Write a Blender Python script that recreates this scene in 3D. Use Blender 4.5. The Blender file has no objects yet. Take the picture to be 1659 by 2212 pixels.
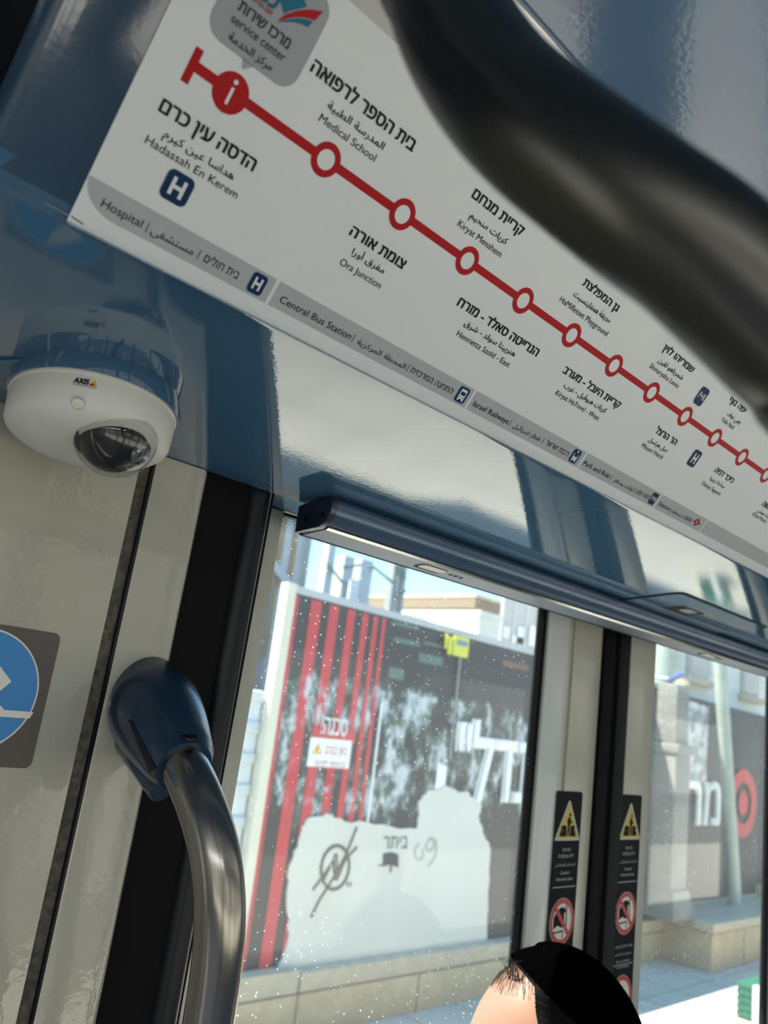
import bpy, bmesh, math, random, unicodedata
import numpy as np
from mathutils import Vector, Matrix
from mathutils.geometry import delaunay_2d_cdt
random.seed(7)
SC = bpy.context.scene
COL = SC.collection

# ------------------------------------------------------------------ camera, world, sun, exposure
# World frame: X along the tram, Y out through the doors, Z up, origin at the phone, metres.
FPX, CX, CY = 1845.0, 829.5, 1106.0
AX = Vector((1894, 683, FPX)).normalized()
AU = Vector((982, -7706, FPX)); AU = (AU - AX * AU.dot(AX)).normalized()
AY = AU.cross(AX)
cam = bpy.data.cameras.new('camera'); camo = bpy.data.objects.new('camera', cam); COL.objects.link(camo)
R = Matrix(((AX[0], -AX[1], -AX[2]), (AY[0], -AY[1], -AY[2]), (AU[0], -AU[1], -AU[2])))
camo.matrix_world = R.to_4x4()
cam.sensor_fit = 'VERTICAL'; cam.sensor_height = 36.0; cam.lens = FPX / 2212 * 36.0
cam.clip_start = 0.02; cam.clip_end = 300
cam.dof.use_dof = True; cam.dof.focus_distance = 0.66; cam.dof.aperture_fstop = 9.0
SC.camera = camo

SC.view_settings.view_transform = 'Standard'; SC.view_settings.look = 'None'
SC.view_settings.gamma = 1.0; SC.view_settings.use_curve_mapping = False
SC.view_settings.exposure = 0.75
SC.cycles.use_denoising = True
SC.cycles.max_bounces = 10; SC.cycles.transparent_max_bounces = 12
SC.cycles.caustics_reflective = False; SC.cycles.caustics_refractive = False
SC.cycles.sample_clamp_indirect = 6.0

W = bpy.data.worlds.new('sky'); SC.world = W; W.use_nodes = True
wt = W.node_tree; wb = wt.nodes['Background']
tc = wt.nodes.new('ShaderNodeTexCoord'); sx = wt.nodes.new('ShaderNodeSeparateXYZ')
rp = wt.nodes.new('ShaderNodeValToRGB')
wt.links.new(tc.outputs['Generated'], sx.inputs[0]); wt.links.new(sx.outputs['Z'], rp.inputs[0])
rp.color_ramp.elements[0].position = 0.0; rp.color_ramp.elements[0].color = (.62, .80, .95, 1)
rp.color_ramp.elements[1].position = 0.7; rp.color_ramp.elements[1].color = (.22, .48, .86, 1)
e = rp.color_ramp.elements.new(0.22); e.color = (.34, .66, .96, 1)
wt.links.new(rp.outputs[0], wb.inputs[0]); wb.inputs[1].default_value = 1.25

sun = bpy.data.lights.new('sun', 'SUN'); suno = bpy.data.objects.new('sun', sun); COL.objects.link(suno)
sun.energy = 11; sun.angle = math.radians(.6); sun.color = (1, .93, .81)
SUND = Vector((-.36, .30, .88)).normalized()
suno.rotation_euler = SUND.to_track_quat('Z', 'Y').to_euler(); suno.location = (3, 3, 12)

def area(name, loc, rot, sx_, sy_, power, color=(1, 1, 1)):
    l = bpy.data.lights.new(name, 'AREA'); o = bpy.data.objects.new(name, l); COL.objects.link(o)
    l.shape = 'RECTANGLE'; l.size = sx_; l.size_y = sy_; l.energy = power; l.color = color
    o.location = loc; o.rotation_euler = rot
    return o

# ------------------------------------------------------------------ geometry helpers
def ray(px, py):
    v = Vector((px - CX, py - CY, FPX)); return Vector((v.dot(AX), v.dot(AY), v.dot(AU)))
def onY(px, py, y): r = ray(px, py); return r * (y / r[1])
def onX(px, py, x): r = ray(px, py); return r * (x / r[0])
def onZ(px, py, z): r = ray(px, py); return r * (z / r[2])
def dep(px, py, d): return ray(px, py) * (d / FPX)
P0 = Vector((0, .384, .215)); PD = Vector((0, -.574, .819)).normalized(); PN = Vector((1, 0, 0)).cross(PD)  # PN faces outwards/up
S0 = Vector((0, .63, .189)); SD = Vector((0, -.246, .026)).normalized()
if PN[1] > 0: PN = -PN       # face the cabin
SN = Vector((1, 0, 0)).cross(SD)
if SN[2] > 0: SN = -SN
def pan(px, py):
    r = ray(px, py); q = r * (P0.dot(PN) / r.dot(PN)); return q[0], (q - P0).dot(PD)
def P3(s, t, n=0.0): return Vector((s, 0, 0)) + P0 + PD * t + PN * n
def sof(px, py):
    r = ray(px, py); return r * (S0.dot(SN) / r.dot(SN))
def SZ(y): return S0[2] + (S0[1] - y) * .026 / .246

def mesh(name, verts, faces, mat=None, parent=None, smooth=False):
    m = bpy.data.meshes.new(name); m.from_pydata([tuple(v) for v in verts], [], faces); m.update()
    if smooth:
        for p in m.polygons: p.use_smooth = True
    o = bpy.data.objects.new(name, m); COL.objects.link(o)
    if mat: m.materials.append(mat)
    if parent: o.parent = parent; o.matrix_parent_inverse = parent.matrix_world.inverted()
    return o
def tag(o, label=None, cat=None, group=None, kind=None):
    if label: o['label'] = label
    if cat: o['category'] = cat
    if group: o['group'] = group
    if kind: o['kind'] = kind
    return o
def empty(name, loc, label=None, cat=None, group=None, kind=None):
    o = bpy.data.objects.new(name, None); COL.objects.link(o); o.location = loc; o.empty_display_size = .05
    o.matrix_world = Matrix.Translation(loc)
    return tag(o, label, cat, group, kind)

class MB:
    def __init__(s): s.v = []; s.f = []
    def add(s, vs, fs):
        b = len(s.v); s.v += [tuple(v) for v in vs]; s.f += [tuple(i + b for i in f) for f in fs]; return s
    def box(s, x0, x1, y0, y1, z0, z1):
        vs = [(x, y, z) for x in (x0, x1) for y in (y0, y1) for z in (z0, z1)]
        return s.add(vs, [(0, 1, 3, 2), (4, 6, 7, 5), (0, 4, 5, 1), (2, 3, 7, 6), (0, 2, 6, 4), (1, 5, 7, 3)])
    def hexa(s, a, b):   # two quads (lists of 4 points) joined
        vs = list(a) + list(b)
        return s.add(vs, [(3, 2, 1, 0), (4, 5, 6, 7), (0, 1, 5, 4), (1, 2, 6, 5), (2, 3, 7, 6), (3, 0, 4, 7)])
    def prism(s, pts, off):   # planar polygon extruded by a vector, n-gon caps
        n = len(pts); off = Vector(off); vs = [Vector(p) for p in pts]; vs += [p + off for p in vs]
        return s.add(vs, [tuple(range(n))[::-1], tuple(range(n, 2 * n))] + [(i, (i + 1) % n, n + (i + 1) % n, n + i) for i in range(n)])
    def extr(s, prof, x0, x1, closed=True):  # profile of (y,z) extruded along X
        n = len(prof); vs = [(x0, p[0], p[1]) for p in prof] + [(x1, p[0], p[1]) for p in prof]
        fs = [(i, (i + 1) % n, n + (i + 1) % n, n + i) for i in range(n if closed else n - 1)]
        if closed: fs += [tuple(range(n))[::-1], tuple(range(n, 2 * n))]
        return s.add(vs, fs)
    def tube(s, path, rad, seg=24, caps=True):
        path = [Vector(p) for p in path]; n = len(path); rad = rad if hasattr(rad, '__len__') else [rad] * n
        t0 = (path[1] - path[0]).normalized(); u = t0.orthogonal().normalized(); b = len(s.v)
        for i, p in enumerate(path):
            t = (path[min(i + 1, n - 1)] - path[max(i - 1, 0)]).normalized()
            u = (u - t * u.dot(t)).normalized(); w = t.cross(u)
            for k in range(seg):
                a = 2 * math.pi * k / seg; s.v.append(tuple(p + (u * math.cos(a) + w * math.sin(a)) * rad[i]))
        for i in range(n - 1):
            for k in range(seg):
                k2 = (k + 1) % seg; s.f.append((b + i * seg + k, b + i * seg + k2, b + (i + 1) * seg + k2, b + (i + 1) * seg + k))
        if caps: s.f.append(tuple(b + k for k in range(seg))[::-1]); s.f.append(tuple(b + (n - 1) * seg + k for k in range(seg)))
        return s
    def lathe(s, prof, c, ax, seg=48):  # prof of (r,h) about axis ax from c
        ax = Vector(ax).normalized(); u = ax.orthogonal().normalized(); w = ax.cross(u); c = Vector(c); b = len(s.v); n = len(prof)
        for r, h in prof:
            for k in range(seg):
                a = 2 * math.pi * k / seg; s.v.append(tuple(c + ax * h + (u * math.cos(a) + w * math.sin(a)) * max(r, 1e-5)))
        for i in range(n - 1):
            for k in range(seg):
                k2 = (k + 1) % seg; s.f.append((b + i * seg + k, b + i * seg + k2, b + (i + 1) * seg + k2, b + (i + 1) * seg + k))
        return s
    def build(s, name, mat=None, parent=None, smooth=False, bevel=0, seg=2):
        o = mesh(name, s.v, s.f, mat, parent)
        bm = bmesh.new(); bm.from_mesh(o.data)
        bmesh.ops.recalc_face_normals(bm, faces=bm.faces)
        if bevel:
            ed = [e for e in bm.edges if len(e.link_faces) == 2 and e.calc_face_angle(0) > .6]
            bmesh.ops.bevel(bm, geom=ed, offset=bevel, segments=seg, profile=.6, affect='EDGES', clamp_overlap=True)
        if smooth or bevel:
            for f in bm.faces: f.smooth = True
            for e in bm.edges:
                if len(e.link_faces) == 2 and e.calc_face_angle(0) > math.radians(38): e.smooth = False
        bm.to_mesh(o.data); bm.free()
        return o

def smooth_path(pts, n=10):
    pts = [Vector(p) for p in pts]; P = [pts[0] * 2 - pts[1]] + pts + [pts[-1] * 2 - pts[-2]]; out = []
    for i in range(1, len(P) - 2):
        a, b, c, d = P[i - 1:i + 3]
        for k in range(n):
            t = k / n; out.append(.5 * ((2 * b) + (c - a) * t + (2 * a - 5 * b + 4 * c - d) * t * t + (3 * b - a - 3 * c + d) * t ** 3))
    out.append(pts[-1]); return out
def rrect(x0, x1, y0, y1, r, n=6):
    out = []
    for cx, cy, a0 in ((x1 - r, y1 - r, 0), (x0 + r, y1 - r, 90), (x0 + r, y0 + r, 180), (x1 - r, y0 + r, 270)):
        for k in range(n + 1):
            a = math.radians(a0 + 90 * k / n); out.append((cx + r * math.cos(a), cy + r * math.sin(a)))
    return out
def circ(cx, cy, r, n=40, ry=None): return [(cx + r * math.cos(2 * math.pi * k / n), cy + (ry or r) * math.sin(2 * math.pi * k / n)) for k in range(n)]

# ------------------------------------------------------------------ writing
AR = {}
for rng in (range(0xFB50, 0xFBFF), range(0xFE70, 0xFEFD)):
    for cp in rng:
        d = unicodedata.decomposition(chr(cp)).split()
        if len(d) in (2, 3) and d[0] in ('<isolated>', '<initial>', '<medial>', '<final>'):
            AR.setdefault(''.join(chr(int(x, 16)) for x in d[1:]), {})[d[0][1:-1]] = chr(cp)
def shape_arabic(s):
    for k in ('\u0644\u0627', '\u0644\u0623'): s = s.replace(k, k[0] + '\ue000' if k[1] == '\u0627' else k[0] + '\ue001')
    out = []; toks = []
    i = 0
    while i < len(s):
        if s[i] == '\u0644' and i + 1 < len(s) and s[i + 1] in '\ue000\ue001':
            toks.append('\u0644' + ('\u0627' if s[i + 1] == '\ue000' else '\u0623')); i += 2
        else: toks.append(s[i]); i += 1
    isar = lambda t: t in AR
    nxt = lambda t: t in AR and 'initial' in AR[t]       # joins to the following letter
    for i, t in enumerate(toks):
        if not isar(t): out.append(t); continue
        pj = i > 0 and nxt(toks[i - 1]); fj = nxt(t) and i + 1 < len(toks) and isar(toks[i + 1])
        form = 'medial' if pj and fj else 'final' if pj else 'initial' if fj else 'isolated'
        out.append(AR[t].get(form, AR[t].get('isolated', t)))
    return ''.join(out)
def visual(s):
    if any('\u0600' <= c <= '\u06ff' for c in s): return shape_arabic(s)[::-1]
    if any('\u0590' <= c <= '\u05ff' for c in s): return s[::-1]
    return s
TXT = {}
def glyphs(s, bold=0.0, shear=0.0):
    key = (s, shear)
    if key in TXT: return TXT[key]
    c = bpy.data.curves.new('t', 'FONT'); c.body = visual(s); c.shear = shear; c.resolution_u = 3
    c.fill_mode = 'NONE'
    o = bpy.data.objects.new('t', c); COL.objects.link(o)
    m = o.evaluated_get(bpy.context.evaluated_depsgraph_get()).to_mesh()
    ev = [Vector((v.co.x, v.co.y)) for v in m.vertices]; ee = [tuple(e.vertices) for e in m.edges]; nf = len(m.polygons)
    if nf: raise RuntimeError('filled')
    o.evaluated_get(bpy.context.evaluated_depsgraph_get()).to_mesh_clear()
    bpy.data.objects.remove(o); bpy.data.curves.remove(c)
    rv, _, rf, *_r = delaunay_2d_cdt(ev, ee, [], 0, 1e-6)
    vs = [(v[0], v[1]) for v in rv]; fa = np.array([tuple(f) for f in rf]); va = np.array(vs); E0 = np.array([(min(a, b), max(a, b)) if abs(a - b) == 1 else (max(a, b), min(a, b)) for a, b in ee])
    ep = np.array([tuple(v) for v in ev]); cen = va[fa].mean(axis=1); a, b = ep[E0[:, 0]], ep[E0[:, 1]]
    y = cen[:, 1:2]; x = cen[:, 0:1]; dy = b[:, 1] - a[:, 1]; dy = np.where(dy == 0, 1e-12, dy)
    xi = a[:, 0] + (y - a[:, 1]) * (b[:, 0] - a[:, 0]) / dy
    wn = (((a[:, 1] <= y) & (b[:, 1] > y) & (xi > x)).sum(axis=1) - ((b[:, 1] <= y) & (a[:, 1] > y) & (xi > x)).sum(axis=1))
    fs = [tuple(int(i) for i in f) for f, w in zip(fa, wn) if w != 0]
    x0 = min(v[0] for v in vs); x1 = max(v[0] for v in vs)
    TXT[key] = ([((x - x0) / (x1 - x0), y) for x, y in vs], fs)
    return TXT[key]
CAP = .68; HCAP = .592
def put_text(mb, s, fn, x0, x1, yb, h, bold=0.0, shear=0.0):
    """text between x0 and x1 on baseline yb, capital height h, through the surface function fn(x, y)"""
    vs, fs = glyphs(s, bold, shear)
    heb = any('\u0590' <= c <= '\u05ff' for c in s); k = h / (HCAP if heb else CAP)
    p0 = fn(x0, yb); nn = (fn(x0 + (x1 - x0) * .02, yb) - p0).cross(fn(x0, yb + h * .1) - p0).normalized() * (.006 * k)
    for q, (dx, dy) in enumerate(((0, 0),) if not bold else ((-1, -.5), (-1, .5), (1, -.5), (1, .5), (0, 0))):
        mb.add([fn(x0 + vx * (x1 - x0) + dx * bold * k, yb + vy * k + dy * bold * k) + nn * q for vx, vy in vs], fs)

# ------------------------------------------------------------------ materials
def mat(name, col, rough=.5, metal=0.0, coat=0.0, spec=.5, bump=None, var=None, emit=None, coat_rough=.05):
    m = bpy.data.materials.new(name); m.use_nodes = True; nt = m.node_tree; b = nt.nodes['Principled BSDF']
    b.inputs['Base Color'].default_value = (*col, 1); b.inputs['Roughness'].default_value = rough
    b.inputs['Metallic'].default_value = metal; b.inputs['Coat Weight'].default_value = coat
    b.inputs['Coat Roughness'].default_value = coat_rough; b.inputs['Specular IOR Level'].default_value = spec
    tcn = nt.nodes.new('ShaderNodeTexCoord')
    if var:   # (scale, amount, colour2)
        n = nt.nodes.new('ShaderNodeTexNoise'); n.inputs['Scale'].default_value = var[0]; n.inputs['Detail'].default_value = 6
        r = nt.nodes.new('ShaderNodeValToRGB'); r.color_ramp.elements[0].position = .5 - var[1]; r.color_ramp.elements[1].position = .5 + var[1]
        r.color_ramp.elements[0].color = (*col, 1); r.color_ramp.elements[1].color = (*var[2], 1)
        nt.links.new(tcn.outputs['Object'], n.inputs['Vector']); nt.links.new(n.outputs['Fac'], r.inputs[0]); nt.links.new(r.outputs[0], b.inputs['Base Color'])
    if bump:  # (scale, strength, distance)
        n = nt.nodes.new('ShaderNodeTexNoise'); n.inputs['Scale'].default_value = bump[0]; n.inputs['Detail'].default_value = 2
        bn = nt.nodes.new('ShaderNodeBump'); bn.inputs['Strength'].default_value = bump[1]; bn.inputs['Distance'].default_value = bump[2]
        nt.links.new(tcn.outputs['Object'], n.inputs['Vector']); nt.links.new(n.outputs['Fac'], bn.inputs['Height'])
        nt.links.new(bn.outputs[0], b.inputs['Normal'])
        if coat: nt.links.new(bn.outputs[0], b.inputs['Coat Normal'])
    if emit: b.inputs['Emission Color'].default_value = (*emit[0], 1); b.inputs['Emission Strength'].default_value = emit[1]
    return m
BLUE = (.045, .115, .205)
M = dict(
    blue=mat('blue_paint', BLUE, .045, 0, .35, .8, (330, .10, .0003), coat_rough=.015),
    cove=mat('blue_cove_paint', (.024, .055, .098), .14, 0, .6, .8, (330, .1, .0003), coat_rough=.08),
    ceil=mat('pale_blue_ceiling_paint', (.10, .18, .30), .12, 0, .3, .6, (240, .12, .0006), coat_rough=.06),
    cream=mat('cream_panel_paint', (.40, .405, .345), .35, 0, 1.0, .5, (150, .22, .0008), (9, .35, (.37, .365, .30)), coat_rough=.02),
    frame=mat('door_frame_paint', (.44, .45, .38), .3, 0, .5, .5, (260, .25, .0006), coat_rough=.06),
    gutter=mat('dirty_groove', (.060, .056, .045), .6, 0, 0, .2, None, (190, .10, (.11, .10, .08))),
    rubber=mat('black_rubber', (.005, .005, .006), .6, 0, 0, .08),
    rubber2=mat('satin_black_seal', (.006, .009, .013), .35, 0, 0, .22),
    sheet=mat('white_map_sheet', (.62, .66, .68), .38, 0, 0, .35, (500, .1, .0003)),
    red=mat('red_ink', (.36, .004, .008), .4, 0, 0, .12),
    black=mat('black_ink', (.003, .004, .007), .4, 0, 0, .12),
    navy=mat('navy_ink', (.005, .028, .09), .4, 0, 0, .12),
    grey=mat('grey_ink', (.36, .40, .42), .4, 0, 0, .12),
    bubble=mat('bubble_grey_ink', (.30, .33, .36), .4, 0, 0, .12),
    teal=mat('teal_ink', (.005, .13, .22), .4, 0, 0, .12),
    steel=mat('brushed_steel_tube', (.24, .23, .215), .22, 1.0, 0, .5, (900, .1, .0002)),
    darksteel=mat('dark_steel_tube', (.060, .060, .056), .34, 1.0, 0, .5),
    alu=mat('grey_anodised_rail', (.055, .10, .17), .28, .35, .2, .5),
    railpaint=mat('rail_underside', (.17, .21, .27), .5, 0, .1, .5),
    dark=mat('black_hole', (.004, .004, .005), .8),
    capm=mat('navy_plastic', (.012, .022, .045), .35, 0, .3, .5),
    bracket=mat('navy_bracket_plastic', (.008, .028, .060), .30, 0, .3, .4, (400, .15, .0003), coat_rough=.08),
    camwhite=mat('white_camera_plastic', (.62, .63, .59), .5, 0, .05, .5, None, (40, .4, (.57, .58, .54))),
    fillemit=mat('fill_glow', (.9, .9, .9), .5, emit=((1, .97, .92), .6)),
    brown=mat('brown_vinyl', (.085, .070, .060), .55, 0, 0, .5, (700, .2, .0003)),
    skyblue=mat('blue_vinyl', (.030, .22, .55), .5, 0, 0, .5, (700, .2, .0003)),
    vinylwhite=mat('white_vinyl', (.68, .68, .62), .5),
    labelblack=mat('black_label_vinyl', (.003, .005, .008), .5, 0, 0, .08),
    yellow=mat('yellow_ink', (.50, .38, .02), .4), labelgrey=mat('label_grey', (.40, .42, .45), .4),
    labelblue=mat('label_pale_blue', (.22, .38, .52), .4), labelred=mat('label_red', (.45, .02, .03), .4),
    floor=mat('grey_rubber_floor', (.26, .27, .28), .6, var=(30, .3, (.32, .32, .32))), shadegrey=mat('grey_wall_panel', (.22, .23, .24), .6),
    skin=mat('skin', (.40, .215, .15), .5, 0, 0, .4, (60, .2, .001), (14, .3, (.35, .185, .125))),
    hair=mat('black_hair', (.003, .0025, .0025), .75, 0, 0, .12), fuzz=mat('dark_brown_hair', (.03, .018, .012), .7),
    kippah=mat('black_velvet', (.0008, .0008, .001), 1.0, 0, 0, .0),
    shirt=mat('dark_jacket', (.02, .02, .025), .8), trousers=mat('dark_trousers', (.02, .022, .03), .8),
    shoe=mat('black_leather', (.01, .01, .01), .4),
    pave=mat('pale_paving', (.56, .52, .44), .85, bump=(20, .3, .01), var=(1.4, .35, (.46, .43, .37))),
    stone=mat('limestone', (.48, .35, .20), .9, bump=(22, .5, .02), var=(7, .3, (.60, .46, .29))),
    stonecap=mat('pale_limestone_cap', (.60, .48, .31), .9, bump=(22, .4, .02), var=(9, .3, (.42, .38, .31))),
    joint=mat('mortar_joint', (.16, .14, .12), .9),
    column=mat('weathered_column_stone', (.17, .17, .155), .9, bump=(14, .5, .02), var=(3, .35, (.27, .27, .24))),
    wash=mat('whitewashed_wall', (.66, .66, .61), .85, bump=(9, .3, .01), var=(2.2, .4, (.60, .57, .52))),
    bred=mat('banner_red', (.50, .028, .04), .55, var=(6, .2, (.58, .07, .08))),
    bwhite=mat('banner_white', (.80, .82, .84), .6), post=mat('cream_post', (.70, .66, .54), .7),
    galv=mat('galvanised_steel', (.42, .44, .46), .55, .3, var=(2, .3, (.52, .53, .54))),
    rust=mat('rust', (.36, .22, .10), .9), roofedge=mat('weathered_fascia', (.24, .18, .12), .9), concrete=mat('concrete', (.52, .52, .48), .9, bump=(16, .4, .02), var=(3, .3, (.40, .40, .37))),
    palepanel=mat('pale_panel', (.62, .68, .70), .6, var=(1.5, .3, (.70, .75, .77))),
    plaster=mat('white_plaster', (.78, .78, .76), .9, var=(1.2, .3, (.68, .66, .62))),
    beige=mat('beige_stone', (.50, .42, .30), .9, bump=(10, .4, .03), var=(3, .3, (.58, .50, .38))),
    shutter=mat('weathered_shutter', (.42, .38, .34), .8, var=(8, .3, (.55, .52, .48))),
    greenpole=mat('pale_green_pole', (.36, .42, .36), .6, var=(6, .3, (.46, .50, .44))),
    green=mat('green_plastic', (.012, .13, .075), .5), ysign=mat('yellow_sign', (.62, .62, .06), .5),
    graf=mat('spray_paint', (.10, .10, .09), .8), foliage=mat('foliage', (.08, .12, .05), .8),
    pole=mat('grey_pole', (.30, .31, .31), .5, .3),
)
def schlick(nt, f0=.04):
    lw = nt.nodes.new('ShaderNodeLayerWeight'); lw.inputs[0].default_value = .5
    pw = nt.nodes.new('ShaderNodeMath'); pw.operation = 'POWER'; pw.inputs[1].default_value = 5; nt.links.new(lw.outputs['Facing'], pw.inputs[0])
    ma = nt.nodes.new('ShaderNodeMath'); ma.operation = 'MULTIPLY_ADD'; ma.inputs[1].default_value = 1 - f0; ma.inputs[2].default_value = f0; nt.links.new(pw.outputs[0], ma.inputs[0]); return ma
def glass_material(name, haze, specks):
    m = bpy.data.materials.new(name); m.use_nodes = True; nt = m.node_tree; nt.nodes.clear()
    out = nt.nodes.new('ShaderNodeOutputMaterial'); tr = nt.nodes.new('ShaderNodeBsdfTransparent'); tr.inputs[0].default_value = (.93, .96, .95, 1)
    gl = nt.nodes.new('ShaderNodeBsdfGlossy'); gl.inputs['Roughness'].default_value = .02
    fr = schlick(nt, .013)
    mx = nt.nodes.new('ShaderNodeMixShader'); nt.links.new(fr.outputs[0], mx.inputs[0]); nt.links.new(tr.outputs[0], mx.inputs[1]); nt.links.new(gl.outputs[0], mx.inputs[2])
    df = nt.nodes.new('ShaderNodeBsdfTranslucent'); df.inputs[0].default_value = (.9, .92, .95, 1)
    d2 = nt.nodes.new('ShaderNodeBsdfDiffuse'); d2.inputs[0].default_value = (.85, .88, .9, 1)
    dm = nt.nodes.new('ShaderNodeMixShader'); dm.inputs[0].default_value = .35; nt.links.new(df.outputs[0], dm.inputs[1]); nt.links.new(d2.outputs[0], dm.inputs[2])
    tcn = nt.nodes.new('ShaderNodeTexCoord')
    vo = nt.nodes.new('ShaderNodeTexVoronoi'); vo.inputs['Scale'].default_value = 210
    n1 = nt.nodes.new('ShaderNodeTexNoise'); n1.inputs['Scale'].default_value = 9
    nt.links.new(tcn.outputs['Object'], vo.inputs['Vector']); nt.links.new(tcn.outputs['Object'], n1.inputs['Vector'])
    ma = nt.nodes.new('ShaderNodeMath'); ma.operation = 'MULTIPLY'; ma.inputs[1].default_value = .30; nt.links.new(n1.outputs['Fac'], ma.inputs[0])
    lt = nt.nodes.new('ShaderNodeMath'); lt.operation = 'LESS_THAN'; nt.links.new(vo.outputs['Distance'], lt.inputs[0]); nt.links.new(ma.outputs[0], lt.inputs[1])
    # only some of the cells carry a dried drop
    g = nt.nodes.new('ShaderNodeSeparateColor'); nt.links.new(vo.outputs['Color'], g.inputs[0])
    gt = nt.nodes.new('ShaderNodeMath'); gt.operation = 'LESS_THAN'; gt.inputs[1].default_value = specks; nt.links.new(g.outputs[0], gt.inputs[0])
    mu = nt.nodes.new('ShaderNodeMath'); mu.operation = 'MULTIPLY'; nt.links.new(lt.outputs[0], mu.inputs[0]); nt.links.new(gt.outputs[0], mu.inputs[1])
    sc = nt.nodes.new('ShaderNodeMath'); sc.operation = 'MULTIPLY_ADD'; sc.inputs[1].default_value = .55; sc.inputs[2].default_value = haze; nt.links.new(mu.outputs[0], sc.inputs[0])
    fm = nt.nodes.new('ShaderNodeMixShader'); nt.links.new(sc.outputs[0], fm.inputs[0]); nt.links.new(mx.outputs[0], fm.inputs[1]); nt.links.new(dm.outputs[0], fm.inputs[2])
    nt.links.new(fm.outputs[0], out.inputs[0]); return m
M['glass'] = glass_material('dusty_door_glass', .022, .16)
M['clear'] = glass_material('clear_glass', .01, .0)
def dome_material():
    m = bpy.data.materials.new('clear_dome'); m.use_nodes = True; nt = m.node_tree; nt.nodes.clear()
    out = nt.nodes.new('ShaderNodeOutputMaterial'); tr = nt.nodes.new('ShaderNodeBsdfTransparent'); tr.inputs[0].default_value = (.85, .86, .86, 1)
    gl = nt.nodes.new('ShaderNodeBsdfGlossy'); gl.inputs['Roughness'].default_value = .01
    fr = schlick(nt, .045)
    mx = nt.nodes.new('ShaderNodeMixShader'); nt.links.new(fr.outputs[0], mx.inputs[0]); nt.links.new(tr.outputs[0], mx.inputs[1]); nt.links.new(gl.outputs[0], mx.inputs[2]); nt.links.new(mx.outputs[0], out.inputs[0]); return m
M['dome'] = dome_material()
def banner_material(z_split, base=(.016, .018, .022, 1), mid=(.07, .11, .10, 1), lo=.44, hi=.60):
    """sheeting in the base colour with pale noise mottling below z_split"""
    m = bpy.data.materials.new('mottled_banner'); m.use_nodes = True; nt = m.node_tree; b = nt.nodes['Principled BSDF']
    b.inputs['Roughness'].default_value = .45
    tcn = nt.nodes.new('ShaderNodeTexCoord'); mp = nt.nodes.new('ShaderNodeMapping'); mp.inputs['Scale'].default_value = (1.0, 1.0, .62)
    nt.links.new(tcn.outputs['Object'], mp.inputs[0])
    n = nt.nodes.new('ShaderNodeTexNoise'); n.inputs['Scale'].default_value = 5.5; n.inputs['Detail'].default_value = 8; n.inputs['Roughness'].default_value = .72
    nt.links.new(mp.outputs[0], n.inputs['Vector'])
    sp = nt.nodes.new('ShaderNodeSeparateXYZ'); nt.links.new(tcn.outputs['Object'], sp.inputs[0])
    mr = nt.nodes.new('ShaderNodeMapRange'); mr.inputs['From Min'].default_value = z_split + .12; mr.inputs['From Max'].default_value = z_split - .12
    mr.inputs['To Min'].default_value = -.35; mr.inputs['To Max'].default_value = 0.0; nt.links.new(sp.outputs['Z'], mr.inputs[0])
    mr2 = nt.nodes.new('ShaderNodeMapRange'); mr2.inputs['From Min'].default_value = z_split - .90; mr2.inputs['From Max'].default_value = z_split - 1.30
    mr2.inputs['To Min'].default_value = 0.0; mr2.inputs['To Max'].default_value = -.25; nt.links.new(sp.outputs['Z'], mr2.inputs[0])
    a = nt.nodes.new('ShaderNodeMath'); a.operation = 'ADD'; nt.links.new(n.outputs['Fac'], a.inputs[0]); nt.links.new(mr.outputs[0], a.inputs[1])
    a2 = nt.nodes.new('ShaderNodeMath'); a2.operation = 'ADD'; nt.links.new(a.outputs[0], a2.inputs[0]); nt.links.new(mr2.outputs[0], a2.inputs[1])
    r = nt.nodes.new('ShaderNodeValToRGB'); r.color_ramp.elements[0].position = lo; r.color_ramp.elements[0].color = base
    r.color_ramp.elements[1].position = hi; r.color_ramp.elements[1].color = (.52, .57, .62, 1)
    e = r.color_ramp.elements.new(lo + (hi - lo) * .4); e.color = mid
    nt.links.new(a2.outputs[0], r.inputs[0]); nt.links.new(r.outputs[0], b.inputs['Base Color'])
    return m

# ================================================================== THE TRAM SHELL
FL = -1.75; GR = -2.08
XL, XR = -3.6, 8.0
tag(MB().box(XL, XR, -1.95, .75, FL - .05, FL).build('floor', M['floor']), kind='structure')

# soffit with rounded inner lip, cove and its rounded end
def lip(n=6):  # rounded transition from soffit to cove
    a = S0 + SD * .236; b = P0 + PD * .012; c = P0
    return [((1 - t) ** 2 * a + 2 * t * (1 - t) * c + t * t * b) for t in [k / n for k in range(n + 1)]]
prof = [(.632, S0[2])] + [(p[1], p[2]) for p in lip()]
sof_prof = prof + [(prof[-1][0] + .01, prof[-1][1] + .02), (.64, .235)]
o = MB().extr(sof_prof, XL, XR).build('trim_1', M['blue'], smooth=True); tag(o, kind='structure')
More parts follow.
